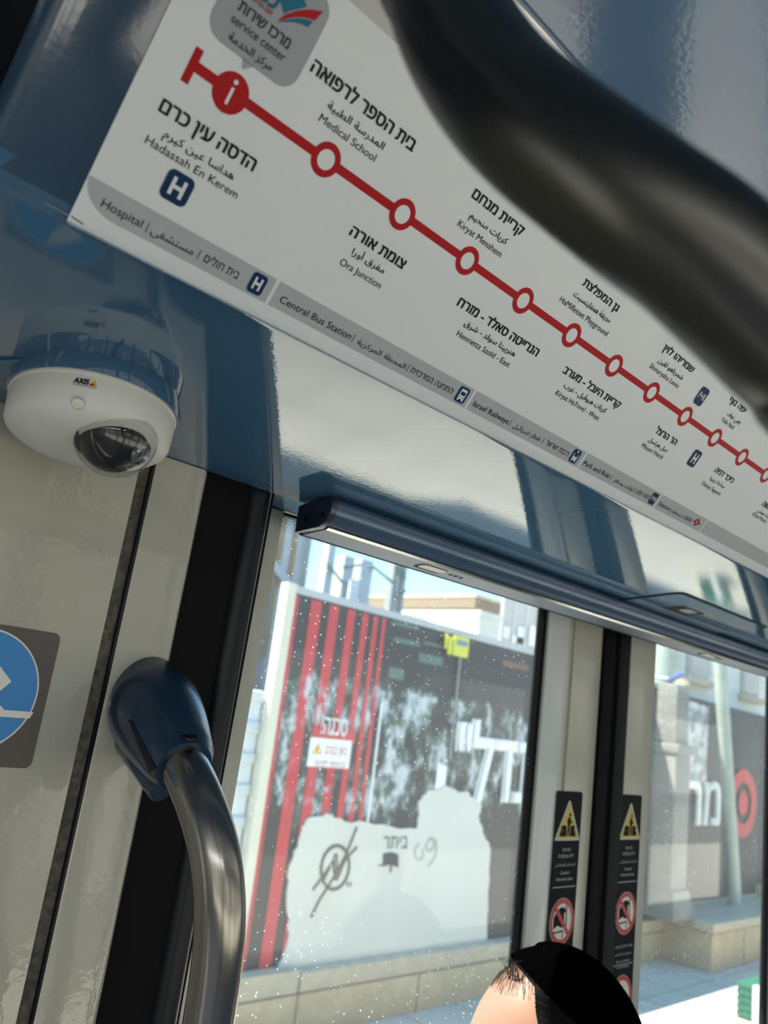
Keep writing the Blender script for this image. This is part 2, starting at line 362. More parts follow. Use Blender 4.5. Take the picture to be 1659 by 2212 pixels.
# cove face: along X from a rounded end
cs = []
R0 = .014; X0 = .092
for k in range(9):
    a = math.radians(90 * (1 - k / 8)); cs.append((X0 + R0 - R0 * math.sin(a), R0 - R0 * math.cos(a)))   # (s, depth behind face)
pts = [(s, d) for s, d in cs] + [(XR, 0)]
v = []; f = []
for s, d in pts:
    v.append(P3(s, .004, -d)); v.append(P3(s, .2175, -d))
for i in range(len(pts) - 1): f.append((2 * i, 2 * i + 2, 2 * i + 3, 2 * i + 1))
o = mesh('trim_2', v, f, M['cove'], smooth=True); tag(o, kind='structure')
tag(mesh('trim_7', [P3(X0, .004, -R0), P3(X0, .2175, -R0), P3(X0, .2175, -.26), P3(X0, .004, -.26)], [(0, 1, 2, 3)], M['rubber']), kind='structure')  # end face coloured black so it stays dark beyond the cove
CZ = P3(0, .2175)[2]; CYY = P3(0, .2175)[1]
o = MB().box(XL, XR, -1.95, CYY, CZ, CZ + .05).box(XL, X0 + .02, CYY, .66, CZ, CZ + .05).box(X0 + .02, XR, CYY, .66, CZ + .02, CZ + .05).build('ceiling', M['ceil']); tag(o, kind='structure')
tag(MB().box(X0, XR, CYY - .003, CYY + .002, CZ - .003, CZ + .001).build('trim_3', mat('bright_ceiling_edge', (.75, .76, .78), .2, .6, .5)), kind='structure')
tag(MB().box(XL, XR, .66, .70, SZ(.63) + .06, CZ).build('wall_above_doors', M['blue']), kind='structure')
# sill strip behind the soffit edge, over the leaves
tag(MB().extr([(.643, .1985), (.705, .1905), (.705, .215), (.643, .215)], .44, 1.96).build('trim_4', M['blue']), kind='structure')

# wall left of the door: cream panel, dirty groove, cream strip (slightly raked)
def vx(x, z, k=.024): return x + k * z
def slab(mb, xa, xb, y0, y1, z0, z1, ka=.024, kb=.024):
    A = [(vx(xa, z0, ka), y0, z0), (vx(xb, z0, kb), y0, z0), (vx(xb, z1, kb), y0, z1), (vx(xa, z1, ka), y0, z1)]
    B = [(p[0], y1, p[2]) for p in A]
    return mb.hexa(A, B)
wl = MB()
slab(wl, -.70, .3215, .63, .70, FL, SZ(.63))
o = wl.build('wall_left', M['cream'], bevel=.0015); tag(o, kind='structure')
g = MB(); slab(g, .3215, .3345, .6345, .70, FL, SZ(.63)); o = g.build('groove', M['gutter'], o)
lip_ = MB(); slab(lip_, .3325, .3348, .6305, .636, FL, SZ(.63)); lip_.build('groove_edge', M['rubber2'], bpy.data.objects['wall_left'])
st = MB()
A = [(.3345, .63), (.3825, .63), (.3865, .6335), (.3865, .70), (.3345, .70)]
for i in range(1):
    lo = [(x + .026 * FL, y, FL) for x, y in A]; hi = [(x + .026 * SZ(.63), y, SZ(.63)) for x, y in A]
    n = len(A); st.add(lo + hi, [tuple(range(n))[::-1], tuple(range(n, 2 * n))] + [(k, (k + 1) % n, n + (k + 1) % n, n + k) for k in range(n)])
st.build('corner_strip', M['cream'], bpy.data.objects['wall_left'], bevel=.002)
# far left of the same side: window band
w = MB().box(XL, -.70, .63, .70, FL, -.75).box(XL, -.70, .63, .70, .12, .23).box(XL, XL + .2, .63, .70, -.75, .12).box(-2.2, -2.1, .63, .70, -.75, .12)
o = w.build('wall_left_window_bay', M['cream']); tag(o, kind='structure')
# black jamb beside the door with its rounded rubber seal
jb = MB(); slab(jb, .3870, .4700, .645, .72, FL, .205, .026, .026)
o = jb.build('trim_5', M['rubber']); tag(o, kind='structure')
sv = MB()
sv.tube([(.4545 + .024 * z, .650, z) for z in (FL, -1, -.5, 0, .195)], .0135, 20); sv.build('seal_tube', M['rubber2'], o, smooth=True)

# doors -------------------------------------------------------------
DY = .690
def leaf(name, xa, ga, gb, xb, rake_a, rake_g):
    d = empty(name, ((xa + xb) / 2, .70, FL), kind='structure')
    ztop = .1915; zb = -1.25
    fr = MB()
    slab(fr, xa, ga, DY, .7065, FL + .02, ztop, rake_a, rake_g)
    slab(fr, gb, xb, DY, .7065, FL + .02, ztop, .003, .003)
    slab(fr, ga, gb, DY, .7065, FL + .02, zb, rake_g, .003)
    slab(fr, ga, gb, DY, .7065, ztop, ztop + .02, rake_g, .003)
    fr.build('door_frame', M['frame'], d, bevel=.002)
    pn = MB(); slab(pn, ga - .004, gb + .004, .700, .704, zb - .004, ztop + .004, rake_g, .003); pn.build('window_pane', M['glass'], d)
    ru = MB()
    slab(ru, gb - .009, gb, .694, .699, zb, ztop, .003, .003); slab(ru, gb - .006, gb + .001, .7045, .7068, zb, ztop, .003, .003); slab(ru, ga, ga + .002, .694, .699, zb, ztop, rake_g, rake_g)
    slab(ru, ga, gb, .694, .699, ztop - .0022, ztop, rake_g, .003)
    ru.build('glazing_seal', M['rubber'], d)
    # printed dots of the frit along the edges of the pane
    fb = MB(); r0 = .0011
    def dot(x, z, r):
        fb.add([(x + r * math.cos(a * math.pi / 3), .6992, z + r * math.sin(a * math.pi / 3)) for a in range(6)], [tuple(range(6))])
    k = 0
    for j in range(7):
        n = int((gb - ga) / .0034)
        for i in range(n): dot(ga + .004 + (i + .5 * (j % 2)) * .0034, ztop - .0035 - j * .0024, .00125 * (1 - j * .11))
    for j in range(5):
        for i in range(int((ztop - zb) / .0034)):
            z = ztop - .01 - (i + .5 * (j % 2)) * .0034
            if z > -.45: dot(gb - .0105 - j * .0024 + .003 * z, z, .0014 * (1 - j * .16))
    fb.build('frit_dots', M['rubber'], d)
    return d
dl = leaf('door_1', .4740, .5200, 1.0140, 1.1600, .022, .022)
dr = leaf('door_2', 1.2290, 1.3300, 1.8420, 1.9400, .0, .002)
# raised inner faces of the frames and the black seals in the middle
MB().box(1.0148, 1.066, .6885, .6915, -1.7, .19).build('frame_edge_band', mat('pale_edge_band', (.56, .62, .60), .35, 0, .4, .5), dl, bevel=.001)
MB().box(1.0775, 1.0805, .6865, .6905, -1.7, .19).build('frame_rib', M['frame'], dl, bevel=.0008)
MB().box(1.2420, 1.2460, .6865, .6905, -1.7, .19).build('frame_rib', M['frame'], dr, bevel=.0008)
MB().box(1.160, 1.1935, .684, .72, FL + .01, .192).build('edge_seal', M['rubber'], dl, bevel=.004)
MB().box(1.196, 1.2285, .679, .72, FL + .01, .192).build('edge_seal', mat('green_black_seal', (.006, .012, .011), .5, 0, 0, .1), dr, bevel=.004)
tag(MB().box(1.94, 2.06, .66, .72, FL, .205).build('trim_6', M['rubber']), kind='structure')
o = MB().box(2.06, XR, .63, .70, FL, -.75).box(2.06, XR, .63, .70, .12, .23).box(2.06, 2.5, .63, .70, -.75, .12).box(4.2, 4.4, .63, .70, -.75, .12).box(6.2, 6.4, .63, .70, -.75, .12).build('wall_right', M['cream']); tag(o, kind='structure')
# opposite side and ends
ow = MB().box(XL, XR, -2.0, -1.95, FL, -1.15).box(XL, XR, -2.0, -1.95, .28, CZ)
for x in (-3.6, -2.2, -.8, .75, 2.1, 3.6, 5.0, 6.4, 7.9): ow.box(x, x + .12, -2.0, -1.95, -1.15, .28)
o = ow.build('wall_opposite', M['shadegrey']); tag(o, kind='structure')
tag(MB().box(XL - .05, XL, -2.0, .75, FL, CZ + .05).build('wall_rear', M['cream']), kind='structure')
tag(MB().box(XR, XR + .05, -2.0, .75, FL, CZ + .05).build('wall_front', M['cream']), kind='structure')

# unseen strip lamp added behind the camera to lift the cabin light
cl = empty('added_fill_strip', (-1.6, -1.05, CZ), 'unseen strip lamp added behind the camera to brighten the cabin', 'light')
MB().box(-3.4, .2, -1.16, -.94, CZ - .035, CZ - .002).build('fill_housing', M['frame'], cl, bevel=.004)
MB().box(-3.35, .15, -1.14, -.96, CZ - .038, CZ - .0345).build('fill_diffuser', M['fillemit'], cl)
area('added_fill_area', (-1.6, -1.05, CZ - .045), (0, 0, 0), 3.5, .18, 26, (1, .97, .93))

# ================================================================== ROUTE MAP
mp = empty('route_map_sign', P3(.6, .08), 'long white route map sheet with a red line on the blue cove above doors', 'sign')
TT = .1585; TB = -.0035; SL = .1368
def flat(mb, pts, n):   # polygon in sign coordinates, n above the sheet
    mb.add([P3(s, t, n) for s, t in pts], [tuple(range(len(pts)))])
sh = MB(); sh.prism([P3(SL, TB, .0004), P3(2.9, TB, .0004), P3(2.9, TT, .0004), P3(SL, TT, .0004)], PN * .0006); sh.build('map_sheet', M['sheet'], mp)
K = .0012
# clear slot lip along the bottom edge
MB().prism([P3(SL, -.0045, 0), P3(3, -.0045, 0), P3(3, -.0034, 0), P3(SL, -.0034, 0)], PN * .0035).build('retaining_lip', mat('clear_lip', (.20, .27, .34), .12, .2, .5), mp, bevel=.0006)
TL = .0893
ln = MB()
flat(ln, [(.158, TL - .0025), (1.36, TL - .0025), (1.36, TL + .0025), (.158, TL + .0025)], K)
flat(ln, [(.1556, .0803), (.1598, .0803), (.1598, .0972), (.1556, .0972)], K + .00005)
ln.build('route_line', M['red'], mp)
ln.v and None
# stations, evenly spaced along the line
S1 = pan(703, 342)[0]; S11 = pan(1601, 986)[0]; STEP = (S11 - S1) / 9.0
STS = [S1 + STEP * k for k in range(15)]
def ring(mb, c, t, ro, ri, n, seg=40):
    vs = []; 
    for r in (ro, ri):
        vs += [P3(c + r * math.cos(2 * math.pi * k / seg), t + r * math.sin(2 * math.pi * k / seg), n) for k in range(seg)]
    mb.add(vs, [(k, (k + 1) % seg, seg + (k + 1) % seg, seg + k) for k in range(seg)])
for s in STS:
    r = MB(); ring(r, s, TL, .0092, .0052, K + .0001); o = r.build('station_marker', M['red'], mp)
    c = MB(); flat(c, circ(s, TL, .0054, 32), K + .00016); c.build('marker_centre', M['sheet'], o)
si = pan(495, 203)[0]
r = MB(); flat(r, circ(si, TL - .0006, .0098), K + .0001); o = r.build('information_marker', M['red'], mp)
r = MB(); flat(r, [(si - .0008, TL - .0062), (si + .0008, TL - .0062), (si + .0008, TL + .0022), (si - .0008, TL + .0022)], K + .0002); flat(r, circ(si, TL + .0050, .0012, 16), K + .0002)
r.build('letter_i', M['sheet'], o)

def ptext(mb, s, a, b, h, bold=.0, lift=.0002):
    (s0, t0), (s1, t1) = pan(*a), pan(*b); t = (t0 + t1) / 2
    put_text(mb, s, lambda x, y: P3(x, y, K + lift), s0, s1, t, h, bold)
HB = .0056; HL = .0041; HA = .0038
def station(h, ha, hb, a, aa, ab, l, la, lb, hh=HB):
    t = MB()
    if h: ptext(t, h, ha, hb, hh, .022)
    ptext(t, a, aa, ab, HA, .008); ptext(t, l, la, lb, HL, .0)
    return t.build('station_name', M['black'], mp)
station('הדסה עין כרם', (339, 239), (543, 368), 'هداسا عين كيرم', (347, 297), (502, 384), 'Hadassah En Kerem', (309, 308), (508, 427), .0062)
station('בית הספר לרפואה', (667, 152), (887, 327), 'المدرسة الطبية', (702, 234), (825, 320), 'Medical School', (684, 261), (806, 347), .0062)
station('צומת אורה', (750, 508), (868, 578), 'مفرق أورا', (755, 549), (826, 588), 'Ora Junction', (729, 571), (818, 621))
station('קריית מנחם', (1015, 425), (1122, 508), 'كريات منحيم', (1009, 471), (1092, 524), 'Kiryat Menahem', (984, 487), (1078, 554))
station('הנרייטה סאלד - מזרח', (982, 661), (1157, 766), 'هنرييتا سولد - شرق', (998, 703), (1109, 767), 'Henrietta Szold - East', (981, 726), (1097, 790))
station('גן המפלצת', (1254, 616), (1330, 671), 'حديقة همفليتسيت', (1234, 640), (1315, 695), 'HaMifletset Playground', (1204, 651), (1308, 724), .0050)
station('קריית היובל - מערב', (1211, 805), (1334, 879), 'كريات هيوڤيل - غرب', (1212, 838), (1307, 887), 'Kiryat HaYovel - West', (1196, 851), (1289, 907), .0052)
station('שמריהו לוין', (1426, 758), (1494, 801), 'شمرياهو لڤين', (1417, 783), (1472, 817), 'Shmaryahu Levin', (1399, 793), (1461, 837), .0050)
station('הר הרצל', (1411, 934), (1456, 959), 'جبل هرتسل', (1397, 952), (1438, 975), 'Mount Herzl', (1382, 965), (1427, 990), .0052)
station('יפה נוף', (1570, 868), (1606, 890), 'يفي نوف', (1567, 896), (1596, 914), 'Yefe Nof', (1554, 908), (1581, 927), .0050)
station('כיכר דניה', (1539, 1020), (1580, 1041), 'ساحة دينيا', (1530, 1035), (1561, 1053), 'Denya Square', (1512, 1046), (1552, 1069), .0052)
station('קריית משה', (1642, 1092), (1683, 1114), 'كريات موشي', (1632, 1104), (1664, 1121), 'Kiryat Moshe', (1621, 1113), (1652, 1128), .0052)
# legend band
B0, B1 = .0058, .0207
seps = [pan(601, 604)[0], pan(1025, 845)[0], pan(1268, 975)[0], pan(1430, 1065)[0], pan(1528, 1121)[0]]
bd = MB(); g0 = pan(192, 377)[0]
arc = [(g0 + .020 * (1 - math.cos(math.radians(a))) , B1 - .015 * math.sin(math.radians(a))) for a in range(0, 91, 10)]
edges = [None] + seps + [2.9]
for i in range(len(seps) + 1):
    a = (seps[i - 1] + .0012) if i else None; b = (seps[i] - .0012) if i < len(seps) else 2.9
    if i == 0: flat(bd, arc + [(b, B0), (b, B1)], K)
    else: flat(bd, [(a, B0), (b, B0), (b, B1), (a, B1)], K)
bd.build('legend_band', M['grey'], mp)
lg = MB()
LT_ = .0101
def ltext(s, x0, x1, y0, y1, h=.0034, bold=0): 
    a, b = pan(x0, y0)[0], pan(x1, y1)[0]
    put_text(lg, s, lambda x, y: P3(x, y, K + .0004), a, b, LT_, h, bold)
def bar(x, y):
    a = pan(x, y)[0]; flat(lg, [(a - .0002, LT_ - .0008), (a + .0002, LT_ - .0008), (a + .0002, LT_ + .0046), (a - .0002, LT_ + .0046)], K + .0004)
ltext('Hospital', 218, 306, 437, 482, .0042); bar(320, 482)
ltext('مستشفى', 328, 419, 490, 538, .0040); bar(431, 542)
ltext('בית חולים', 440, 515, 555, 592, .0040)
lg.build('legend_text', M['black'], mp); lg = MB()
ltext('Central Bus Station', 600, 755, 650, 727, .0042); bar(762, 727)
ltext('المحطة المركزية', 769, 874, 738, 790); bar(879, 793)
ltext('התחנה המרכזית', 886, 975, 795, 845, .0038)
lg.build('legend_text', M['black'], mp); lg = MB()
ltext('Israel Railways', 1017, 1094, 876, 913, .0042); bar(1101, 910)
ltext('قطار اسرائيل', 1105, 1164, 920, 947); bar(1171, 950)
ltext('רכבת ישראל', 1177, 1225, 957, 981, .0038)
lg.build('legend_text', M['black'], mp); lg = MB()
ltext('Park and Ride', 1257, 1315, 1001, 1027, .0042); bar(1319, 1028)
ltext('توقف وسافر', 1323, 1366, 1036, 1056); bar(1369, 1057)
ltext('חנה וסע', 1372, 1399, 1060, 1074, .0038)
lg.build('legend_text', M['black'], mp); lg = MB()
ltext('Station', 1420, 1445, 1087, 1100, .0042); bar(1448, 1100)
ltext('محطة', 1451, 1470, 1102, 1112); bar(1473, 1112)
ltext('תחנה', 1476, 1491, 1115, 1123, .0038)
lg.build('legend_text', M['black'], mp)
# icons
def icon(px, py, w, h, kind, t=None):
    s, t0 = pan(px, py); t = t0 if t is None else t
    b = MB(); flat(b, rrect(s - w / 2, s + w / 2, t - h / 2, t + h / 2, w * .22), K + .0003); o = b.build('icon_plate', M['navy'], mp)
    g = MB(); N = K + .0005
    def rc(x0, x1, y0, y1): flat(g, [(s + x0 * w, t + y0 * h), (s + x1 * w, t + y0 * h), (s + x1 * w, t + y1 * h), (s + x0 * w, t + y1 * h)], N)
    if kind == 'H': rc(-.26, -.13, -.3, .3); rc(.13, .26, -.3, .3); rc(-.14, .14, -.065, .065)
    elif kind == 'P': put_text(g, 'P+R', lambda x, y: P3(x, y, N), s - w * .38, s + w * .38, t - h * .17, h * .36, .01)
    else:
        flat(g, [(s + a * w, t + b_ * h) for a, b_ in rrect(-.3, .3, -.28, .36 if kind == 'bus' else .2, .1)], N)
        rc(-.28, -.14, -.38, -.26); rc(.14, .28, -.38, -.26)
        if kind == 'train': flat(g, [(s + a * w, t + b_ * h) for a, b_ in circ(0, .36, .1, 6)], N)
        o2 = MB(); flat(o2, [(s - .22 * w, t - .02 * h), (s + .22 * w, t - .02 * h), (s + .22 * w, t + .20 * h), (s - .22 * w, t + .20 * h)], N + .0001)
        for q in (-.16, .16): flat(o2, circ(s + q * w, t - .15 * h, .05 * w, 10), N + .0001)
        o2.build('windscreen', M['navy'], o)
    g.build('icon_symbol', M['sheet'], o)
icon(381, 405, .0152, .0152, 'H'); icon(554, 611, .0100, .0118, 'H', .0132); icon(995, 853, .0105, .0118, 'bus', .0132)
icon(1240, 984, .0105, .0120, 'train', .0132); icon(1409, 1076, .0105, .0118, 'P', .0132)
icon(1513, 855, .0140, .0165, 'P'); icon(1498, 989, .0140, .0165, 'H')
s = pan(1502, 1128)[0]; r = MB(); ring(r, s, .0132, .0040, .0020, K + .0004, 24); flat(r, [(s - .007, .0122), (s - .0035, .0122), (s - .0035, .0142), (s - .007, .0142)], K + .0004); flat(r, [(s + .0035, .0122), (s + .007, .0122), (s + .007, .0142), (s + .0035, .0142)], K + .0004)
r.build('legend_station_symbol', M['red'], mp)
# small black registration tick at the corner
r = MB(); flat(r, [(SL + .001, -.0004), (SL + .0075, -.0012), (SL + .0075, -.0018), (SL + .001, -.0010)], K); r.build('corner_tick', M['black'], mp)
# service-centre bubble
bb = MB(); sb0, sb1 = .1548, .2078; tb0 = .1050
pts = rrect(sb0, sb1, tb0, .1525, .0095)
flat(bb, pts, K); flat(bb, [(.1775, tb0 + .0006), (.1800, .1008), (.1850, tb0 + .0006)], K); o = bb.build('service_bubble', M['bubble'], mp)
t = MB()
ptext(t, 'מרכז שירות', (508, 24), (620, 102), .0046, .006, .0004); ptext(t, 'service center', (493, 49), (610, 130), .0042, 0, .0004); ptext(t, 'مركز الخدمة', (489, 84), (582, 152), .0036, .003, .0004)
t.build('bubble_text', M['black'], o)
def sw(pxs, m, nm, lift):
    q = MB(); flat(q, [pan(*p) for p in pxs], K + lift); q.build(nm, M[m], o)
sw([(596, 46), (615, 30), (640, 22), (668, 20), (696, 24), (677, 44), (660, 38), (640, 36), (618, 39)], 'red', 'red_swoosh', .0004)
sw([(596, 48), (618, 41), (640, 39), (658, 41), (673, 46), (662, 58), (645, 50), (625, 46)], 'teal', 'teal_swoosh', .0004)
sw([(603, -10), (606, 14), (611, 28), (625, 22), (645, 18), (660, 14), (655, 0), (640, -18), (618, -22)], 'teal', 'teal_emblem', .0004)
t = MB()
ptext(t, 'כפיר', (530, -22), (592, 18), .0085, .02, .0004); t.build('emblem_lettering', M['teal'], o)
t = MB(); ptext(t, 'תנועה אחת ישראל', (533, -8), (582, 34), .0020, .004, .0005); t.build('emblem_small_line', M['red'], o)

# ================================================================== DOME CAMERA
plate_pts = [(.10, .6295), (.10, .600), (.150, .5950), (.179, .5645), (.2176, .507), (.2435, .5005), (.2647, .506), (.285, .520), (.301, .540), (.315, .560), (.327, .590), (.335, .6295)]
pl = MB().prism([(x, y, SZ(y) - .0002) for x, y in plate_pts], SN * .0022).build('camera_base_plate', M['blue'], bevel=.0008)
tag(pl, 'blue painted access plate around the white dome camera', 'plate')
cc = sof(213, 838) + Vector((0, 0, -.014)); CAX = (Vector((-.05, -.10, -1))).normalized()     # axis points down out of the soffit
dc = empty('dome_camera', cc, 'white round dome security camera under the blue soffit', 'camera')
HR = .0560; Q = HR / .0505
def sc_(p): return [(a * Q, b * Q) for a, b in p]
up = -CAX
MB().lathe([(.044, -.022), (.055, -.016), (.0575, -.004), (.0575, .0005), (0, .0005)], cc, CAX, 64).build('mounting_ring', M['blue'], dc, smooth=True)
MB().lathe(sc_([(.047, 0), (.0505, .0005), (.0508, .0022), (.0499, .0026), (.0503, .004), (.0493, .0195), (.0478, .0222), (.0440, .0250), (.036, .0285), (.020, .0315), (0, .0320)]), cc, CAX, 72).build('housing', M['camwhite'], dc, smooth=True)
# frame on the camera face: view-right direction around the housing
e1 = Vector((AX[0], AY[0], AU[0])); e1 = (e1 - CAX * e1.dot(CAX)).normalized()
e2 = CAX.cross(e1)
if e2.dot(Vector((AX[2], AY[2], AU[2]))) > 0: e2 = -e2          # towards the viewer
dcen = cc + CAX * .0270 + e1 * .0245 + e2 * .0135
MB().lathe([(.0288, -.008), (.0296, -.003), (.0289, .0005), (.0270, .0008)], dcen, (CAX + e1 * .38 + e2 * .12).normalized(), 48).build('dome_collar', M['camwhite'], dc, smooth=True)
def ball(r, c, ax, n=16, lo=0, seg=40): return [(r * math.cos(math.radians(a)), r * math.sin(math.radians(a))) for a in [lo + (90 - lo) * k / n for k in range(n + 1)]]
dax = (CAX + e1 * .38 + e2 * .12).normalized()
MB().lathe(ball(.0276, dcen, dax, 18, -12), dcen, dax, 48).build('clear_dome', M['dome'], dc, smooth=True)
MB().lathe([(0, .0012), (.0272, .0012)], dcen, dax, 40).build('inner_mask', M['dark'], dc)
ib = dcen + dax * .002
MB().lathe(ball(.0225, ib, dax, 12, 0), ib - e1 * .002, dax, 32).build('camera_module', mat('module_black', (.004, .004, .005), .3, 0, 0, .3), dc, smooth=True)
lax = (dax * .6 + e1 * .8).normalized()
MB().lathe([(0, .0), (.0085, 0), (.0085, .021), (.0068, .0225), (.0058, .020), (0, .0195)], ib + e1 * .001, lax, 32).build('lens', mat('lens_barrel', (.25, .25, .27), .15, .7), dc, smooth=True)
# finger screw dimple, logo
def on_side(ang, h, r=None):   # point and outward normal on the housing wall
    d = (e1 * math.cos(ang) + e2 * math.sin(ang)); return cc + CAX * h + d * (r or HR), d
pd, nd = on_side(math.radians(78), .0225, HR - .0025)
nrm = (nd + CAX * .8).normalized()
MB().lathe([(.0045, .0006), (.0040, .0009), (.0035, .0002), (.002, -.0006), (0, -.001)], pd, nrm, 28).build('screw_dimple', mat('dimple_grey', (.42, .42, .38), .5), dc, smooth=True)
def wrap(px0, w, hb, lift=.00035):   # surface function on the cylinder wall: x in metres around, y in metres up
    def fn(x, y):
        ang = px0 - x / HR; p, d = on_side(ang, hb - y); return p + d * lift
    return fn
A0 = math.radians(76)
f_ = wrap(A0, .02, .0105)
t = MB(); put_text(t, 'AXIS', f_, -.0070, .0022, .0, .0037, .035, .15); put_text(t, 'COMMUNICATIONS', f_, -.0070, .0072, -.0016, .0009, .0); t.build('logo_text', M['black'], dc)
t = MB(); t.add([f_(.0030, 0), f_(.0072, 0), f_(.0060, .0034), f_(.0052, .0042)], [(0, 1, 2, 3)]); t.build('logo_yellow_triangle', M['yellow'], dc)
t = MB(); f2 = wrap(A0, .02, .0105, .0005); t.add([f2(.0026, 0), f2(.0056, 0), f2(.0048, .0015), f2(.0036, .0015)], [(0, 1, 2, 3)]); t.build('logo_red_mark', M['red'], dc)

# ================================================================== DOOR HEADER RAIL
hr = empty('door_header_rail', (1.2, .61, .19), 'grey metal cover rail under the soffit along the door tops', 'rail')
RP = [(.6355, .1605), (.6355, .1860), (.612, .1900), (.5895, .1905), (.5870, .1845), (.5880, .1770), (.5930, .1690), (.6020, .1635)]
XA = .500
MB().extr(RP, XA + .006, 3.2).build('rail_body', M['alu'], hr, smooth=True)
e_ = [(y + (y - .611) * .03, z + (z - .175) * .04) for y, z in RP]
MB().extr(e_, XA - .001, XA + .007).build('end_cap', M['capm'], hr, bevel=.0012)
for y, z in ((.622, .171), (.597, .1745)):
    MB().lathe([(0, 0), (.0022, 0), (.0024, .0010), (.0012, .0012), (.001, .0004), (0, .0004)], (XA - .001, y, z), (-1, 0, 0), 20).build('cap_screw', M['darksteel'], hr, smooth=True)
up_ = MB().extr([(.6345, .1603), (.6010, .1632), (.6012, .1626), (.6345, .1594)], XA + .008, 3.2); up_.build('underside_strip', M['railpaint'], hr)
MB().extr([(.6375, .1590), (.6375, .1640), (.6340, .1640), (.6340, .1590)], XA + .006, 3.2).build('outer_seal', M['rubber'], hr)
MB().extr([(.6015, .1630), (.5985, .1645), (.5980, .1640), (.6013, .1622)], XA + .008, 3.2).build('bright_edge', mat('bright_metal', (.7, .7, .68), .15, 1.0), hr)
def under(y): return .1603 + (.6345 - y) * (.1632 - .1603) / .0335 - .00095
for xc in (.676, 1.360, 1.72):
    q = [(x, y) for x, y in rrect(xc - .021, xc + .021, .6080, .6265, .006, 6)]
    MB().prism([(x, y, under(y)) for x, y in q], (0, 0, -.0003)).build('sensor_recess', M['rubber'], hr)
    q = [(x, y) for x, y in rrect(xc - .0185, xc + .0195, .6085, .6215, .005, 6)]
    MB().prism([(x, y, under(y) - .0004) for x, y in q], (0, 0, -.0003)).build('sensor_window', mat('sensor_lens', (.55, .50, .45), .2), hr)
    for k in range(3):
        MB().prism([(x, y, under(y)) for x, y in circ(xc + .033 + k * .0088, .6165, .0027, 14)], (0, 0, -.0004)).build('vent_hole', M['dark'], hr)

# access hatch in the soffit
hx0, hx1, hy0, hy1 = 1.035, 1.325, .505, .603
ha = empty('access_hatch', (1.18, .55, SZ(.55)), 'flush blue access hatch with finger slot in the soffit at right', 'hatch')
q = rrect(hx0, hx1, hy0, hy1, .012, 6)
MB().prism([(x, y, SZ(y) - .0002) for x, y in q], SN * .0006).build('hatch_gap', M['dark'], ha)
q = rrect(hx0 + .0030, hx1 - .0025, hy0 + .0040, hy1 - .0030, .011, 6)
MB().prism([(x, y, SZ(y) - .0002) for x, y in q], SN * .0014).build('hatch_panel', M['blue'], ha)
c1 = [(1.100, .548), (1.118, .533), (1.152, .548), (1.140, .566)]
q = rrect(1.105, 1.175, .538, .568, .004, 3)
MB().prism([(x, y, SZ(y) - .0014) for x, y in q], SN * .0004).build('finger_slot', M['dark'], ha)
MB().prism([(x, y, SZ(y) - .0019) for x, y in rrect(1.128, 1.160, .541, .556, .001, 3)], SN * .0004).build('slot_tab', M['capm'], ha)

# ================================================================== DOOR HANDRAIL WITH BRACKET
hd = empty('door_handrail', dep(445, 2212, .57), 'curved brushed steel grab rail with navy bracket beside the left door', 'handrail')
TR = .0170
j0 = dep(340, 1560, .665); j1 = dep(402, 1665, .610)
pathp = [j0, j1] + [dep(*q) for q in ((438, 1748, .588), (463, 1838, .574), (474, 1928, .566), (474, 2018, .562), (466, 2108, .560), (452, 2200, .559), (439, 2290, .559))]
v0 = pathp[-1]
pathp += [Vector((v0[0] - .004, v0[1], v0[2] - .05)), Vector((v0[0] - .010, v0[1] + .002, v0[2] - .12)), Vector((v0[0] - .016, v0[1] + .004, v0[2] - .30)), Vector((v0[0] - .022, v0[1] + .01, -.85)), Vector((v0[0] - .03, .55, -1.02)), Vector((v0[0] - .05, .60, -1.10)), Vector((v0[0] - .06, .635, -1.13))]
MB().tube(smooth_path(pathp, 10), TR, 40).build('rail_tube', M['steel'], hd, smooth=True)
# bracket: flared sleeve running obliquely into the cream strip
wtop = onY(298, 1440, .634); wmid = onY(275, 1520, .634)
ax0 = j1 + (j1 - j0).normalized() * -.004
end = onY(296, 1462, .662)
bp = []; br = []
tgt = end
NB = 14
for k in range(NB + 1):
    t = k / NB; bp.append(ax0.lerp(tgt, t)); br.append(.0228 + .0135 * math.sin(min(1, t * 1.5) * math.pi / 2) - (.010 * max(0, t - .6) / .4))
br[0] = .0205; 
sv = MB().tube(bp, br, 48, caps=True)
ob = sv.build('bracket', M['bracket'], hd, smooth=True)
# trim off everything inside the wall so the sleeve ends on its face
bm = bmesh.new(); bm.from_mesh(ob.data)
bmesh.ops.bisect_plane(bm, geom=bm.verts[:] + bm.edges[:] + bm.faces[:], plane_co=(0, .6297, 0), plane_no=(0, 1, 0), clear_outer=True)
for f in bm.faces: f.smooth = True
bm.to_mesh(ob.data); bm.free()
def on_bracket(px, py, out=.0004):     # first hit of the sleeve along a line of sight
    r = ray(px, py).normalized(); best = None
    for i in range(400):
        d = .60 + i * .0008; p = r * d
        k = max(0, min(NB, round((p - bp[0]).dot(bp[-1] - bp[0]) / (bp[-1] - bp[0]).length_squared * NB)))
        c = bp[0].lerp(bp[-1], max(0, min(1, (p - bp[0]).dot(bp[-1] - bp[0]) / (bp[-1] - bp[0]).length_squared)))
        u_ = max(0, min(NB - 1e-6, (p - bp[0]).dot(bp[-1] - bp[0]) / (bp[-1] - bp[0]).length_squared * NB)); i0 = int(u_); rr_ = br[i0] + (br[i0 + 1] - br[i0]) * (u_ - i0)
        ax_ = (bp[-1] - bp[0]).normalized()
        if (p - c).length < rr_: q_ = p - c; return p, (q_ - ax_ * q_.dot(ax_)).normalized()
    return p, Vector((0, -1, 0))
sl = MB(); L = []
